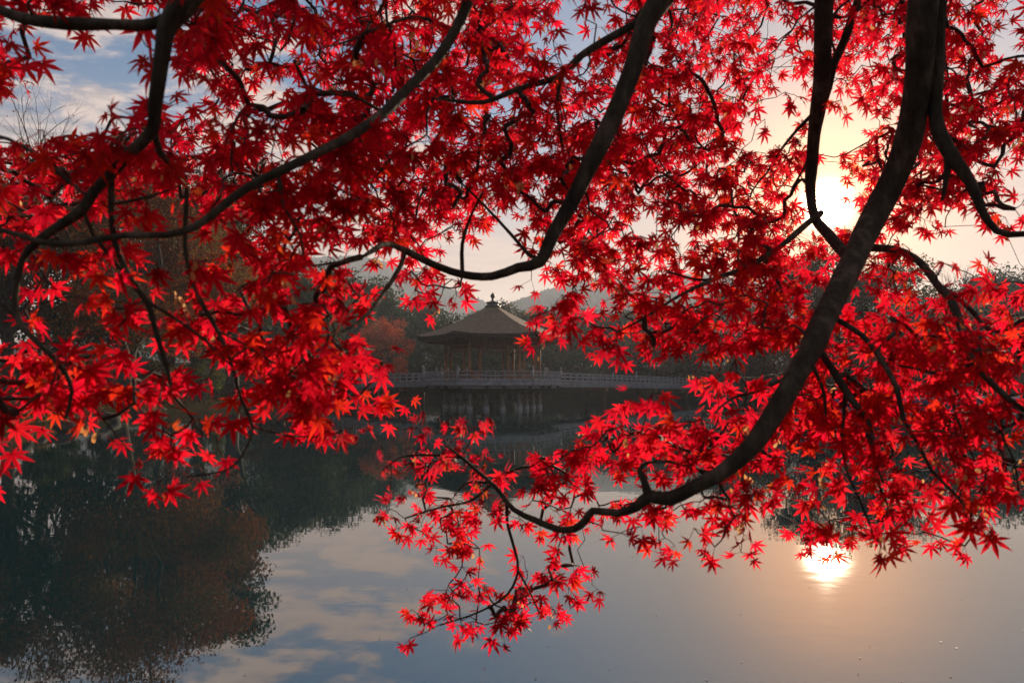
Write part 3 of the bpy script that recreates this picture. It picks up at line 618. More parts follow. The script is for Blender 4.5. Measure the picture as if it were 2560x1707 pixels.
def bank_cover():
    rg = np.random.default_rng(8); n = 26000; d = rg.uniform(20, 75, n); x = (rg.uniform(-80, 760, n) - 1280) / FPX * d; sd = pond_sd(x, d); ok = (sd > .25) & (sd < 12); x, d = x[ok], d[ok]; n = len(x); z = terrain(x, d)
    a = rg.uniform(0, 6.28, n); s_ = rg.uniform(.03, .09, n)[:, None]; u = np.stack((np.cos(a), np.sin(a), rg.normal(0, .3, n)), 1) * s_; v = np.stack((-np.sin(a), np.cos(a), rg.normal(0, .3, n)), 1) * s_ * .6; c = np.stack((x, d, z + .03), 1)
    gr = rg.random(n) < .35; v = np.where(gr[:, None], np.array((0, 0, 1.0)) * rg.uniform(.10, .34, (n, 1)), v); u = np.where(gr[:, None], u * .3, u)
    V = np.stack((c - u, c - np.where(gr[:, None], 0, 1) * v + u * .01, c + u, c + v), 1).reshape(-1, 3); cols = np.array([(.22, .09, .03), (.30, .14, .05), (.12, .07, .035), (.16, .05, .025)])[rg.integers(0, 4, n)]; cols[gr] = np.array((.10, .095, .03)) * rg.uniform(.6, 1.3, (gr.sum(), 1))
    o = link(bpy.data.objects.new('leaf_litter', mesh_np('leaf_litter', V, np.arange(n * 4).reshape(n, 4), False, M['tree_leaf'], np.repeat(cols, 4, axis=0)))); tag(o, 'brown fallen leaves and dry grass on the left bank', 'leaf litter', kind='stuff')
bank_cover()
def build_boat():
    Bt = empty('rowing_boat', (0, 0, 0)); n = 12; L, W = 4.2, 1.35; hull = MB(); v = []
    for i in range(n + 1):
        s = i / n; x = (s - .5) * L; w = W / 2 * (1 - abs(2 * s - 1) ** 2.6) ** 0.8 + 0.04; sh = 0.52 + 0.22 * (2 * s - 1) ** 2
        v += [(x, -w, sh), (x * .97, -w * .82, .12), (x * .92, 0, -.10), (x * .97, w * .82, .12), (x, w, sh), (x * .98, w * .9, sh - .02), (x * .94, w * .72, .16), (x * .9, 0, .04), (x * .94, -w * .72, .16), (x * .98, -w * .9, sh - .02)]
    hull.add(v, [(10*i+q, 10*i+(q+1)%10, 10*i+10+(q+1)%10, 10*i+10+q) for i in range(n) for q in range(10)] + [tuple(range(10))[::-1], tuple(10*n+q for q in range(10))])
    hull.build('hull', M['boat_blue'], Bt, True)
    for sd in (-1, 1):
        g = [((i/n-.5)*L, sd * (W/2 * (1 - abs(2*i/n-1) ** 2.6) ** .8 + .045), .545 + .22 * (2*i/n-1) ** 2, .035) for i in range(n + 1)]
        V, F = tube_np(np.array(g), 6); link(bpy.data.objects.new('gunwale', mesh_np('gunwale', V, F, True, M['boat_white'])), Bt)
    for x in (-1.0, 0.1, 1.15): MB().box((x, 0, .38), (.28, 1.05, .04)).build('seat', M['boat_white'], Bt)
    return Bt
def place_boats():
    src = build_boat(); spots = [(2110, 62.5, 8, 'leftmost blue rowing boat moored at the right bank'), (2205, 61.8, -6, 'second blue rowing boat from the left at the right bank'), (2300, 61.2, 5, 'third blue rowing boat from the left at the right bank'),
                                 (2395, 60.6, -4, 'blue rowing boat with pale rim, fourth from the left at the right bank'), (2490, 60.0, 7, 'rightmost blue rowing boat moored at the right bank')]
    for i, (px, d, a, lab) in enumerate(spots):
        if i == 0: o = src
        else:
            o = src.copy(); COL.objects.link(o)
            for c in src.children: k = c.copy(); COL.objects.link(k); k.parent = o
        o.location = ((px - 1280) / FPX * d, d, 0.03); o.rotation_euler.z = R(a - 6); tag(o, lab, 'boat', 'rowing boats moored at the right bank')
place_boats()
def build_fence():
    x0, x1, d = 34.0, 46.0, 67.5; z = ground_z(40, d); O = empty('slat_fence', (x0, d, z)); tag(O, 'dark slatted timber fence behind the moored boats', 'fence')
    pm = MB().box((0, 0, .75), (.12, .12, 1.6)).mesh('post', M['dark_timber'])
    for i in range(7): o = link(bpy.data.objects.new('post', pm), O); o.location = (i * 2.0, 0, 0)
    for h in (.35, 1.25): MB().beam((0, -.02, h), (12, -.02, h), .05, .09).build('rail', M['dark_timber'], O)
    s = MB()
    for i in range(96): s.box((i * .125 + .06, -.075, .78), (.055, .03, 1.35))
    tag(s.build('slats', M['grey_timber'], O), kind='stuff')
build_fence()

# ------------------------------------------------------------------ the two red maples over the camera
GRID = """
5676666667766677778876556888784566886775
6522345787668888888855348888864557886873
6211155788767888888766559888875666887884
6300002478666788999877788888765556888886
4001234556567899999988878888842335888888
5345888888888999999999998886543334788888
8888888889999999999999999876676656777875
8877788899999999999999888878885456677875
7754445588888888888768886478888347776544
5543333478888887664447885448887666654221
4777643378888655651114777788899864443221
4777543357888323561015688888998633346546
4554433466888300000027788899987657888877
6677776678897200000016666678887899999887
8888885369999995000001211125676888999888
8888763245899993000000000136887889987776
7766665333378874244001247888888999998888
4322567742114566543321389999888888777766
2000057720000247777545778887887558888766
0000025600000014566666776556664336777766
0000000000000035566665535666651678865663
0000000000000022354332103445310464432243
0000000000000000003455400000000000000000
0000000000000000356666540000000000000000
0000000000000000566653100000000000000000
0000000000000000110000000000000000000000
0000000000000000000000000000000000000000
""".split()
GV = np.array([[int(c) for c in r] for r in GRID], float)
SZ = np.array([(100,100,84),(300,200,92),(600,100,92),(600,250,88),(150,500,84),(500,600,84),(700,700,84),(850,900,88),(500,1150,84),(100,1000,84),(800,400,82),(1000,300,74),(1200,100,66),(1200,300,64),(1100,600,48),(1080,740,58),
    (1400,500,58),(1450,150,62),(1700,200,60),(1800,500,55),(1950,480,44),(2100,480,44),(2000,200,52),(2150,300,48),(2450,150,60),(2400,400,60),(1500,700,55),(1800,800,60),(2300,850,62),(2500,1000,68),(1600,1050,58),(1300,1150,48),
    (1050,1100,45),(1000,1280,43),(1300,1300,46),(1600,1300,55),(2200,1250,60),(2400,1350,65),(1250,1500,46),(1900,1100,58)], float)
SZ[:, 2] *= np.where(SZ[:, 0] < 900, 1.03, np.where(SZ[:, 1] > 800, 1.06, np.where(SZ[:, 1] < 560, .93, 1.0)))
def leaf_px(px, py):
    px = np.atleast_1d(np.asarray(px, float)); py = np.atleast_1d(np.asarray(py, float))
    w = 1.0 / (((px[:, None] - SZ[:, 0]) ** 2 + (py[:, None] - SZ[:, 1]) ** 2) + 120.0 ** 2) ** 1.5
    return (w * SZ[:, 2]).sum(1) / w.sum(1)
def depth_at(px, py): return 99.0 / leaf_px(px, py)
def at_np(px, py, d): return np.stack(((px - 1280) / FPX * d, d, CAM_H + (HOR - py) / FPX * d), -1)

# limbs: tree, depth factor, world points that lead in from the trunk (x,y,z,r), then (x,y,r) along the limb as it crosses the view
LIMBS = [
 ('R', .86, [(1.85,-.6,2.6,.085),(1.70,.2,3.2,.075),(1.30,1.0,3.35,.06)], [(2125,-40,48),(2115,120,46),(2100,250,44),(2080,350,43),(2040,440,44),(1990,530,43),(1950,620,42),(1905,710,42),(1870,790,40),(1820,880,38),(1770,960,36),(1720,1030,34),(1650,1090,28),(1590,1120,25),(1540,1145,24),(1490,1140,23),(1465,1162,18),(1420,1178,14),(1362,1173,13),(1345,1195,14),(1318,1215,13),(1280,1215,11),(1230,1195,10),(1180,1170,9),(1140,1120,8),(1100,1085,7),(1060,1050,5),(1020,1020,3)]),
 ('R', .86, [], [(1490,1140,15),(1480,1105,11),(1470,1078,9),(1490,1062,5),(1530,1060,4)]),
 ('R', .90, [(1.85,-.6,2.8,.05),(1.72,.25,3.4,.04),(1.40,1.1,3.5,.03)], [(2160,-40,21),(2155,150,18),(2150,260,19),(2165,320,22),(2195,370,20),(2230,420,15),(2255,480,12),(2290,530,10),(2352,537,9),(2440,510,7)]),
 ('R', .90, [], [(2178,345,12),(2175,400,9),(2165,460,5)]),
 ('R', .95, [(1.8,-.6,2.9,.06),(1.5,.3,3.5,.05),(1.1,1.1,3.5,.04)], [(1895,-40,27),(1890,100,25),(1888,180,24),(1880,250,22),(1870,310,18),(1865,380,17),(1862,440,15),(1872,500,14),(1910,545,16),(1955,600,18)]),
 ('R', .95, [], [(1980,-30,10),(1945,80,12),(1915,150,11),(1905,200,10),(1888,262,9)]),
 ('R', .98, [], [(1880,250,8),(1830,300,5),(1790,350,4),(1760,400,3)]),
 ('R', .98, [], [(1866,320,8),(1850,380,4),(1820,430,3)]),
 ('R', .95, [], [(1885,490,11),(1860,508,10),(1800,560,9),(1720,612,8),(1650,637,7),(1560,680,5),(1480,730,4),(1420,762,3)]),
 ('R', .97, [], [(1720,612,6),(1640,640,5),(1590,640,4),(1530,622,3)]),
 ('R', .95, [], [(1990,568,14),(2060,575,11),(2110,600,11),(2150,650,11),(2185,690,12),(2210,760,10),(2230,825,10),(2270,872,9),(2310,910,8),(2352,940,7),(2430,985,5)]),
 ('R', .97, [], [(2230,825,7),(2200,868,6),(2120,850,5),(2060,838,3)]),
 ('R', .97, [], [(2200,868,5),(2190,930,4),(2210,990,4),(2240,1060,3)]),
 ('R', .97, [], [(2310,910,6),(2300,990,4),(2330,1060,3),(2340,1130,2.5)]),
 ('R', .93, [], [(1925,735,9),(1980,770,8),(2020,820,8),(2060,890,8),(2075,960,7),(2110,1020,6),(2140,1080,5),(2190,1130,4),(2230,1180,3)]),
 ('R', .93, [], [(1880,800,10),(1920,860,11),(1950,910,11),(1975,940,9),(2000,980,6),(2005,1040,5),(2030,1110,4)]),
 ('R', .95, [], [(1942,905,7),(1938,960,5),(1935,1010,5),(1945,1080,4),(1980,1160,4),(2005,1220,3)]),
 ('R', .96, [], [(1868,840,6),(1893,905,5),(1897,980,3)]),
 ('R', .95, [], [(1800,870,6),(1745,897,5),(1680,915,4),(1640,950,3)]),
 ('R', .95, [], [(1640,1090,9),(1580,1070,6),(1612,1040,5),(1650,1005,4),(1680,960,3)]),
 ('R', .95, [], [(1580,1070,5),(1540,1060,5),(1500,1058,4)]),
 ('R', .92, [], [(1165,1160,6),(1165,1200,5),(1182,1262,5),(1190,1310,4),(1165,1365,4),(1100,1405,3),(1010,1435,2.5)]),
 ('R', .92, [], [(1190,1310,4),(1215,1355,3),(1240,1410,2.5)]),
 ('R', .95, [], [(1130,1110,5),(1080,1150,4),(1010,1165,3),(930,1190,2.5)]),
 ('R', .95, [], [(1060,1050,5),(990,1045,4),(920,1050,3),(880,1080,2)]),
 ('R', .88, [(1.8,-.6,2.7,.06),(1.2,.2,3.2,.055),(.65,.9,3.1,.045)], [(1545,-40,33),(1490,40,31),(1455,150,29),(1420,240,28),(1385,320,26),(1345,400,25),(1310,470,23),(1270,540,20),(1240,602,18),(1190,615,15),(1130,635,13),(1060,630,12),(990,605,11),(930,575,10),(885,560,8),(840,585,5)]),
 ('R', .92, [], [(1478,45,14),(1400,88,11),(1330,132,10),(1285,175,9),(1190,205,8),(1110,235,7),(1030,230,5),(980,225,3)]),
 ('R', .95, [], [(1290,172,7),(1280,230,6),(1285,300,5),(1300,370,4)]),
 ('R', .97, [], [(1245,598,9),(1215,585,6),(1180,545,5),(1120,480,4),(1060,420,3)]),
 ('R', .97, [], [(1062,628,7),(1062,560,6),(1080,500,4),(1110,440,3)]),
 ('R', .90, [], [(930,578,8),(920,610,7),(890,660,7),(850,715,6),(790,760,5),(735,772,4)]),
 ('R', .95, [], [(885,560,6),(830,590,5),(760,605,4),(700,612,3)]),
 ('L', .92, [(-1.45,-.75,2.3,.07),(-1.1,-.1,2.75,.055),(-.75,.5,2.8,.04)], [(480,-50,32),(430,0,33),(385,58,25),(375,110,21),(365,180,19),(355,250,18),(350,300,16),(300,350,15),(255,400,14),(215,440,13),(190,480,12),(150,510,12),(90,550,11),(50,600,9),(35,680,8),(45,740,8),(90,790,7),(145,848,6),(165,900,5),(150,960,4)]),
 ('L', .92, [], [(395,45,25),(330,58,20),(260,56,18),(150,54,18),(50,42,16),(-20,15,15),(-120,-20,13)]),
 ('L', .93, [], [(352,298,13),(368,348,10),(400,388,9),(432,412,6)]),
 ('L', .93, [], [(256,405,11),(255,480,10),(265,560,10),(300,640,10),(340,700,10),(360,770,9),(385,850,7),(395,900,4)]),
 ('L', .95, [], [(343,695,6),(400,730,5),(470,780,5),(520,830,4),(560,860,3)]),
 ('L', .95, [], [(190,480,8),(215,540,7),(270,610,7),(302,642,7)]),
 ('L', .95, [], [(195,445,8),(150,410,7),(90,360,7),(20,320,6),(-60,300,5)]),
 ('L', .95, [], [(430,430,8),(425,560,7),(435,620,7),(460,690,8),(500,760,7),(530,830,6),(555,920,6),(580,980,5),(560,1040,5),(520,1080,4),(430,1095,3)]),
 ('L', .95, [], [(500,760,5),(560,790,4),(640,840,4),(720,870,3),(800,900,2.5)]),
 ('L', .96, [], [(580,980,4),(660,1000,3),(740,1005,3),(820,1020,2.5)]),
 ('L', .95, [], [(-40,1010,4),(60,930,5),(130,870,5),(145,848,5)]),
 ('L', .95, [], [(40,735,6),(0,695,6),(-60,680,5)]),
 ('L', .96, [], [(165,860,5),(210,930,4),(260,990,3),(300,1040,2.5)]),
 ('L', .96, [], [(260,470,6),(330,455,5),(380,440,4),(425,420,3)]),
 ('L', .90, [(-1.4,-.7,2.6,.05),(-.9,.0,3.05,.045),(-.35,.7,3.05,.035)], [(1095,-50,18),(1050,60,17),(1000,140,17),(940,200,16),(880,260,16),(800,315,16),(720,355,15),(640,395,15),(570,430,15),(510,475,14),(450,520,13),(380,540,11),(290,540,11),(200,555,11),(120,560,10),(60,545,9),(-60,510,8)]),
 ('L', .95, [], [(1045,70,8),(960,40,6),(880,60,5),(800,95,4),(740,110,3)]),
 ('L', .97, [], [(880,260,6),(820,225,5),(760,215,4),(690,190,3)]),
 ('L', .97, [], [(640,395,6),(650,470,5),(690,540,4),(700,610,3)]),
]
def limb_world(l):
    tr, fac, lead, pts = l; P = np.array(pts, float); px, py = P[:, 0] * S, P[:, 1] * S; d = depth_at(px, py) * fac
    for _ in range(2): d[1:-1] = (d[:-2] + d[1:-1] * 2 + d[2:]) / 4
    W = at_np(px, py, d); P[:, 2] *= (.65 if len(P) > 20 and tr == 'R' else .82 if lead and pts[0][0] == 480 else .75 if tr == 'R' else .66); r = P[:, 2] * S * d / FPX
    rows = [(*w, k) for w, k in zip(W, r)]
    if lead:   # carry the limb on, in its own direction, up over the camera and back to the trunk
        T = np.array(lead[0][:3]); u = W[0] - W[1]; u /= np.linalg.norm(u); q1 = W[0] + u * .30 + np.array((0, -.05, 0)); q2 = q1 + u * .22 + (T - q1) * .30; q3 = T + (q2 - T) * .35 + np.array((0, 0, .18))
        rows = [(*T, max(lead[0][3], r[0] * 1.3)), (*q3, r[0] * 1.22), (*q2, r[0] * 1.12), (*q1, r[0] * 1.05)] + rows
    return spline(np.array(rows), 0.022), np.stack((px, py, P[:, 2] * S, d), 1)
def leaf_template(rg, curl=None):
    ang = [R(a) for a in (-122, -80, -40, 0, 40, 80, 122)]; ln = [.36, .74, .93, 1.0, .93, .74, .36]; wd = [.062, .088, .102, .106, .102, .088, .062]
    v = [(0, 0, 0)]; f = []; notch = []
    na = [R(a) for a in (-150, -101, -60, -20, 20, 60, 101, 150)]; nr = [.09, .17, .23, .26, .26, .23, .17, .09]
    for a, r in zip(na, nr): notch.append(len(v)); v.append((r * math.cos(a), r * math.sin(a), 0.02))
    for i, (a, L, w) in enumerate(zip(ang, ln, wd)):
        L *= rg.uniform(.9, 1.06); a += rg.normal(0, .05); c, s = math.cos(a), math.sin(a); b = len(v); m = .50 * L
        v += [(m*c + w*s, m*s - w*c, .015), (L*c, L*s, 0), (m*c - w*s, m*s + w*c, .015), (m*c, m*s, -.02)]
        f += [(0, notch[i], b), (0, b, b + 3), (0, b + 3, b + 2), (0, b + 2, notch[i + 1]), (b, b + 1, b + 3), (b + 3, b + 1, b + 2)]
    return np.array(v), np.array(f)
LT = [leaf_template(np.random.default_rng(100 + k)) for k in range(6)]
LEAF_TINTS = np.array([(0.93, 0.010, 0.036), (0.88, 0.008, 0.040), (0.95, 0.018, 0.036), (0.56, 0.006, 0.020), (0.95, 0.042, 0.018), (0.94, 0.014, 0.052)])
def in_front_limb(px, py, big):
    d2 = (px[:, None] - big[:, 0]) ** 2 + (py[:, None] - big[:, 1]) ** 2; k = np.argmin(d2 - (big[:, 2] ** 2), axis=1)
    return np.sqrt(d2[np.arange(len(px)), k]) < big[k, 2] * 1.1 + 14, big[k, 3]
def grow_maples():
    tw = {k: limb_world(l) for k, l in enumerate(LIMBS)}
    nodes = []; ntree = []
    trees = {}
    for t, base, lab in (('R', [(2.15, -1.15, 0.2, .17), (2.05, -.95, 1.0, .135), (1.9, -.7, 2.0, .12), (1.85, -.6, 2.75, .10), (2.0, -.7, 3.6, .07), (2.2, -.9, 4.6, .03)], 'red maple whose thick dark boughs sweep down across the right half'),
                         ('L', [(-1.9, -1.25, 0.2, .15), (-1.75, -1.05, 1.0, .12), (-1.5, -.8, 2.0, .10), (-1.43, -.73, 2.5, .085), (-1.6, -.9, 3.4, .05), (-1.8, -1.1, 4.3, .02)], 'red maple with large blurred leaves filling the left half')):
        o = empty('maple_tree', (base[0][0], base[0][1], ground_z(base[0][0], base[0][1]))); tag(o, lab, 'tree', 'red maples on the near bank'); trees[t] = o
        V, F = tube_np(spline(np.array(base), .06), 14, .03, RNG); V = V - np.array(o.location)
        link(bpy.data.objects.new('trunk', mesh_np('trunk', V, F, True, M['bark'])), o)
    big = []
    for k, l in enumerate(LIMBS):
        W, P = tw[k]; o = trees[l[0]]; rmax = W[:, 3].max()
        if rmax > .008 and len(W) > 14:   # knots and old branch scars
            for i0 in RNG.integers(4, len(W) - 4, max(2, len(W) // 22)):
                W[:, 3] *= 1 + RNG.uniform(.06, .22) * np.exp(-((np.arange(len(W)) - i0) / RNG.uniform(1.2, 2.6)) ** 2)
        V, F = tube_np(W, 18 if rmax > .02 else 8, 0.07 if rmax > .01 else .03, RNG); V = V - np.array(o.location)
        link(bpy.data.objects.new('branch', mesh_np('branch', V, F, True, M['bark'])), o)
        st = W[::3]; st = st[st[:, 1] > .5]; nodes.append(st[:, :3]); ntree += [l[0]] * len(st)
        pr = np.stack(((W[:, 0] / W[:, 1]) * FPX + 1280, HOR - (W[:, 2] - CAM_H) / W[:, 1] * FPX, W[:, 3] / W[:, 1] * FPX, W[:, 1]), 1)[W[:, 1] > .6]
        if pr[:, 2].max() > 12 and l[0] == 'R': big.append(pr[::2])
    big = np.concatenate(big); big = big[big[:, 2] > 9]
    # ---- where leaves hang: sample the view by foliage density, each tuft at its own depth
    st = 16; gx, gy = np.meshgrid(np.arange(-260, 2820, st) + st / 2, np.arange(-300, 1700, st) + st / 2)
    gx = gx.ravel(); gy = gy.ravel()
    cx = np.clip(gx / 64 - .5, 0, 38.999); cyy = np.clip(gy / 64 - .5, 0, 25.999); ix = cx.astype(int); iy = cyy.astype(int); fx = cx - ix; fy = cyy - iy
    gv = GV[iy, ix] * (1-fx)*(1-fy) + GV[iy, ix+1] * fx*(1-fy) + GV[iy+1, ix] * (1-fx)*fy + GV[iy+1, ix+1] * fx*fy
    gv = np.where(gv < 1.2, 0, gv); gv = np.where(gy < 0, np.minimum(gv, 7), gv)
    w = leaf_px(gx, gy)
    A = []   # anchors: px, py, depth
    def layer(cover, dlo, dhi, gain, cl=3.2):
        c = np.clip(cover, 0, .97); lam = -np.log(1 - c) * st * st / (.33 * .62 * (w / ((dlo + dhi) / 2)) ** 2) * gain / cl
        n = RNG.poisson(lam); k = np.repeat(np.arange(len(gx)), n)
        px = gx[k] + RNG.uniform(-st/2, st/2, len(k)); py = gy[k] + RNG.uniform(-st/2, st/2, len(k)) - np.where(gx[k] < 1000, .42, .50) * w[k] / ((dlo + dhi) / 2)
        A.append(np.stack((px, py, 99.0 / w[k] * RNG.uniform(dlo, dhi, len(k))), 1))
    layer(gv / 9 * (.93 - (.07 + .06 * np.clip((gx - 1400) / 300, 0, 1)) * np.clip((700 - gy) / 300, 0, 1)), .88, 1.36, 1.14)
    far = np.clip((760 - gy) / 260, 0, 1) * (gv > 5.5)
    layer(far * .48, 1.45, 2.1, 1.0)
    far2 = np.clip((600 - gy) / 160, 0, 1) * np.clip((2000 - gx) / 300, 0, 1) * (gv > 6.2)
    layer(far2 * .46, 2.3, 3.2, 1.0)
    A = np.concatenate(A); ap = leaf_px(A[:, 0], A[:, 1]); sd2 = np.hypot(A[:, 0] - 2070, A[:, 1] + .5 * ap - 514)
    A = A[~((sd2 < 80) & (RNG.random(len(A)) < .9))]
    hit, dz = in_front_limb(A[:, 0], A[:, 1], big); A[:, 2] = np.where(hit & (A[:, 2] < dz + .12), dz + RNG.uniform(.12, .55, len(A)), A[:, 2])
    AP = at_np(A[:, 0], A[:, 1], A[:, 2]); AP[:, 2] = np.maximum(AP[:, 2], .7)
    # ---- twigs: grow from the limbs to every tuft (nearest first)
    NP = np.concatenate(nodes); nn = len(NP); n = len(AP)
    best = np.full(n, 1e9); par = np.zeros(n, int); wz = np.array((1, .8, 1.0))
    for s in range(0, n, 500):
        dd = (((AP[s:s+500, None] - NP[None]) * wz) ** 2).sum(-1); par[s:s+500] = dd.argmin(1); best[s:s+500] = dd.min(1)
    parent = np.zeros(n, int); order = np.zeros(n, int); todo = np.ones(n, bool); owner = np.empty(n, dtype='<U1'); nt_arr = np.array(ntree)
    cost = best.copy()
    for k in range(n):
        i = int(np.argmin(np.where(todo, cost, 1e9))); todo[i] = False; order[k] = i; parent[i] = par[i]
        owner[i] = nt_arr[par[i]] if par[i] < nn else owner[par[i] - nn]
        dd = (((AP - AP[i]) * wz) ** 2).sum(1); m = todo & (dd < cost); cost[m] = dd[m]; par[m] = nn + i
    cnt = np.ones(n)
    for i in order[::-1]:
        if parent[i] >= nn: cnt[parent[i] - nn] += cnt[i]
    ALL = np.concatenate((NP, AP)); rad = np.clip(.0011 * cnt ** .42, .0011, .0062)
    p0 = ALL[parent]; p1 = AP; L = np.linalg.norm(p1 - p0, axis=1)
    r1 = rad; r0 = np.where(parent >= nn, np.minimum(rad * 1.15, rad[np.clip(parent - nn, 0, n - 1)]), rad * 1.25)
    mid1 = p0 + (p1 - p0) * .36 + RNG.normal(0, 1, (n, 3)) * (L * .07)[:, None]; mid2 = p0 + (p1 - p0) * .7 + RNG.normal(0, 1, (n, 3)) * (L * .05)[:, None]
    def prisms(a, b, ra, rb):
        t = b - a; t /= np.linalg.norm(t, axis=1)[:, None] + 1e-9; u = np.cross(t, (.31, .52, .79)); u /= np.linalg.norm(u, axis=1)[:, None] + 1e-9; v = np.cross(t, u); m = len(a); V = np.zeros((m, 8, 3))
        for q in range(4):
            o = math.cos(q * math.pi / 2) * u + math.sin(q * math.pi / 2) * v; V[:, q] = a + o * ra[:, None]; V[:, 4 + q] = b + o * rb[:, None]
        F = np.array([(0,1,5,4),(1,2,6,5),(2,3,7,6),(3,0,4,7)])[None] + (np.arange(m) * 8)[:, None, None]; return V.reshape(-1, 3), F.reshape(-1, 4)
    for t, o in trees.items():
        k = owner == t
        parts = [prisms(p0[k], mid1[k], r0[k], (r0*.7 + r1*.3)[k]), prisms(mid1[k], mid2[k], (r0*.7 + r1*.3)[k], (r0*.3 + r1*.7)[k]), prisms(mid2[k], p1[k], (r0*.3 + r1*.7)[k], r1[k])]
        V, F = join_np(parts); tag(link(bpy.data.objects.new('twigs', mesh_np('twigs', V - np.array(o.location), F, False, M['twig'])), o), kind='stuff')
    # ---- leaves
    k = np.repeat(np.arange(n), RNG.integers(2, 5, n)); m = len(k); apx = w_at = leaf_px(A[k, 0], A[k, 1])
    near = A[k, 2]; wid = np.clip(RNG.normal(.056, .008, m), .034, .074) / 1.45          # lobe length of each leaf
    tdir = np.stack((RNG.normal(0, .75, m), RNG.normal(0, .45, m), -.75 + RNG.normal(0, .45, m)), 1); tdir /= np.linalg.norm(tdir, axis=1)[:, None]
    stalk = RNG.uniform(.018, .045, m); sdir = tdir + RNG.normal(0, .45, (m, 3)); sdir /= np.linalg.norm(sdir, axis=1)[:, None]
    org = AP[k] + sdir * stalk[:, None]
    nrm = np.stack((RNG.normal(0, .55, m), -1.0 + RNG.normal(0, .45, m), .35 + RNG.normal(0, .55, m)), 1)
    nrm -= tdir * (nrm * tdir).sum(1)[:, None]; nrm /= np.linalg.norm(nrm, axis=1)[:, None] + 1e-9; sid = np.cross(nrm, tdir)
    curl = np.where(RNG.random(m) < .14, RNG.uniform(.3, .8, m), RNG.uniform(-.08, .34, m)); cup = RNG.uniform(-.10, .22, m); kind = RNG.integers(0, 6, m); tin = LEAF_TINTS[RNG.choice(6, m, p=[.26, .20, .18, .17, .11, .08])] * RNG.uniform(.72, 1.05, (m, 1))
    shriv = RNG.random(m) < np.where((A[k, 0] > 850) & (A[k, 0] < 1330) & (A[k, 1] > 1020) & (A[k, 1] < 1260), .68, .06)   # withered, curled leaves of the outer spray
    curl = np.where(shriv, RNG.uniform(.7, 1.3, m), curl); tin = np.where(shriv[:, None], tin * np.array((.62, 2.2, 1.3)), tin)
    def blades(idx):
        Vs, Fs, Ts = [], [], []; b = 0
        for q in range(6):
            j = idx[kind[idx] == q]
            if not len(j): continue
            tv, tf = LT[q]; r2 = (tv[:, 0] ** 2 + tv[:, 1] ** 2)
            z = tv[None, :, 2] - curl[j, None] * r2[None] + cup[j, None] * np.abs(tv[None, :, 1]) ** 1.5
            x = tv[None, :, 0] * (1 - .25 * np.clip(curl[j, None], 0, 2) * r2[None]); y = tv[None, :, 1] * np.where(shriv[j, None], .55, 1.0)
            V = org[j, None] + wid[j, None, None] * (x[..., None] * tdir[j, None] + y[..., None] * sid[j, None] + z[..., None] * nrm[j, None])
            nv = len(tv); F = tf[None] + (np.arange(len(j)) * nv)[:, None, None] + b
            Vs.append(V.reshape(-1, 3)); Fs.append(F.reshape(-1, 3)); vt = np.ones(nv); vt[0] = .5; vt[12::4] = .68; tt = tin[j][:, None] * vt[None, :, None]; br_ = RNG.random(len(j)) < .12; tt[np.ix_(br_, np.arange(10, nv, 4))] *= np.array((.45, 3.2, 1.5)); Ts.append(tt.reshape(-1, 3)); b += len(j) * nv
            # stalk: a thin three-sided prism
            a = AP[k[j]]; c = org[j] + wid[j, None] * .05 * tdir[j]; u = sid[j] * .0007; v = nrm[j] * .0007
            V = np.stack((a + u, a - u * .5 + v, a - u * .5 - v, c + u, c - u * .5 + v, c - u * .5 - v), 1)
            F = np.array([(0,1,4),(0,4,3),(1,2,5),(1,5,4),(2,0,3),(2,3,5)])[None] + (np.arange(len(j)) * 6)[:, None, None] + b
            Vs.append(V.reshape(-1, 3)); Fs.append(F.reshape(-1, 3)); Ts.append(np.repeat(tin[j] * np.array((.45, 1.5, 1.0)), 6, axis=0)); b += len(j) * 6
        return np.concatenate(Vs), np.concatenate(Fs), np.concatenate(Ts)
    lpx = (org[:, 0] / org[:, 1]) * FPX + 1280; lpy = HOR - (org[:, 2] - CAM_H) / org[:, 1] * FPX
    inview = (lpx > 20) & (lpx < 2540) & (lpy > 10) & (lpy < 1690)
    # ---- paired winged seeds
    ns = 800; sk = RNG.integers(0, n, ns); sk = np.repeat(sk, 3); c = AP[sk] + RNG.normal(0, .014, (len(sk), 3)) - np.array((0, 0, .022)); ms = len(sk)
    sd_ = np.stack((RNG.normal(0, .5, ms), RNG.normal(0, .5, ms), -np.ones(ms)), 1); sd_ /= np.linalg.norm(sd_, axis=1)[:, None]; su = np.cross(sd_, RNG.normal(0, 1, (ms, 3))); su /= np.linalg.norm(su, axis=1)[:, None]; sn = np.cross(sd_, su)
    prof = np.array([(0, .08), (.25, .22), (.6, .30), (.9, .22), (1.0, .05)]); sl_ = RNG.uniform(.011, .018, ms)
    SV = np.zeros((ms, 10, 3))
    for q, (a, b) in enumerate(prof):
        for e, sg in ((0, -1), (1, 1)): SV[:, q * 2 + e] = c + sl_[:, None] * (sd_ * a + su * b * sg + sn * (.10 if q in (0, 4) else 0))
    SF = np.array([(0,1,3,2),(2,3,5,4),(4,5,7,6),(6,7,9,8)])[None] + (np.arange(ms) * 10)[:, None, None]
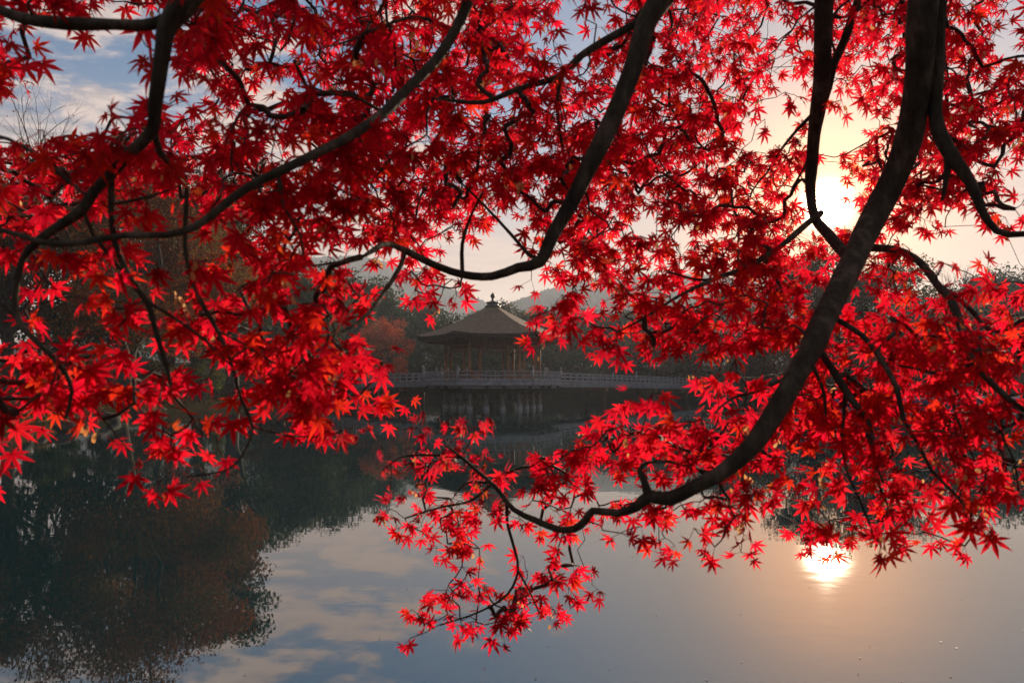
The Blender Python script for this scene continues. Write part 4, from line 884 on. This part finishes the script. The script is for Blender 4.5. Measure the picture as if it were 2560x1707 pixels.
    st_ = np.array([(.72, .36, .13), (.60, .26, .09), (.80, .46, .20)])[RNG.integers(0, 3, ms)]
    for t, o in trees.items():
        mine = np.where(owner[k] == t)[0]; vis = mine[inview[mine]]
        rank = vis[np.argsort(near[vis] / wid[vis])][:300]; rest = np.setdiff1d(mine, rank); loc = np.array(o.location)
        V, F, T = blades(rest); tag(link(bpy.data.objects.new('foliage', mesh_np('foliage', V - loc, F, False, M['maple_leaf'], T)), o), kind='stuff')
        for j in rank:
            V, F, T = blades(np.array([j])); ob = bpy.data.objects.new('leaf', mesh_np('leaf', V - org[j], F, False, M['maple_leaf'], T)); ob.location = org[j] - loc; link(ob, o)
        q = owner[sk] == t
        tag(link(bpy.data.objects.new('winged_seeds', mesh_np('winged_seeds', SV[q].reshape(-1, 3) - loc, (SF[:q.sum()]).reshape(-1, 4), False, M['samara'], np.repeat(st_[q], 10, axis=0))), o), kind='stuff')
    print('maple: tufts', n, 'leaves', m, 'twig max', L.max())
grow_maples()

# ------------------------------------------------------------------ leaf bits floating on the pond
def floaters():
    rg = np.random.default_rng(3); n = 620; y = 4.2 + 55 * rg.random(n) ** 1.6; x = (rg.uniform(-0.1, 2.7, n) * 1024 - 1350) / 1024 * 0.72 * y
    ok = pond_sd(x, y) < -1; x, y = x[ok], y[ok]; n = len(x); s = rg.uniform(.005, .014, n); a = rg.uniform(0, 6.28, n)
    u = np.stack((np.cos(a), np.sin(a), np.zeros(n)), 1) * s[:, None]; v = np.stack((-np.sin(a), np.cos(a), np.zeros(n)), 1) * s[:, None] * .5
    c = np.stack((x, y, np.full(n, .005)), 1); V = np.stack((c - u, c - v + (0, 0, .002), c + u + (0, 0, .003), c + v), 1).reshape(-1, 3)
    col = np.array([(.20, .11, .05), (.22, .16, .10), (.18, .03, .02)])[rg.integers(0, 3, n)]
    o = link(bpy.data.objects.new('floating_leaves', mesh_np('floating_leaves', V, np.arange(n * 4).reshape(n, 4), False, M['samara'], np.repeat(col, 4, axis=0))))
    tag(o, 'tiny leaf scraps drifting on the pond surface', 'leaf litter', kind='stuff')
floaters()
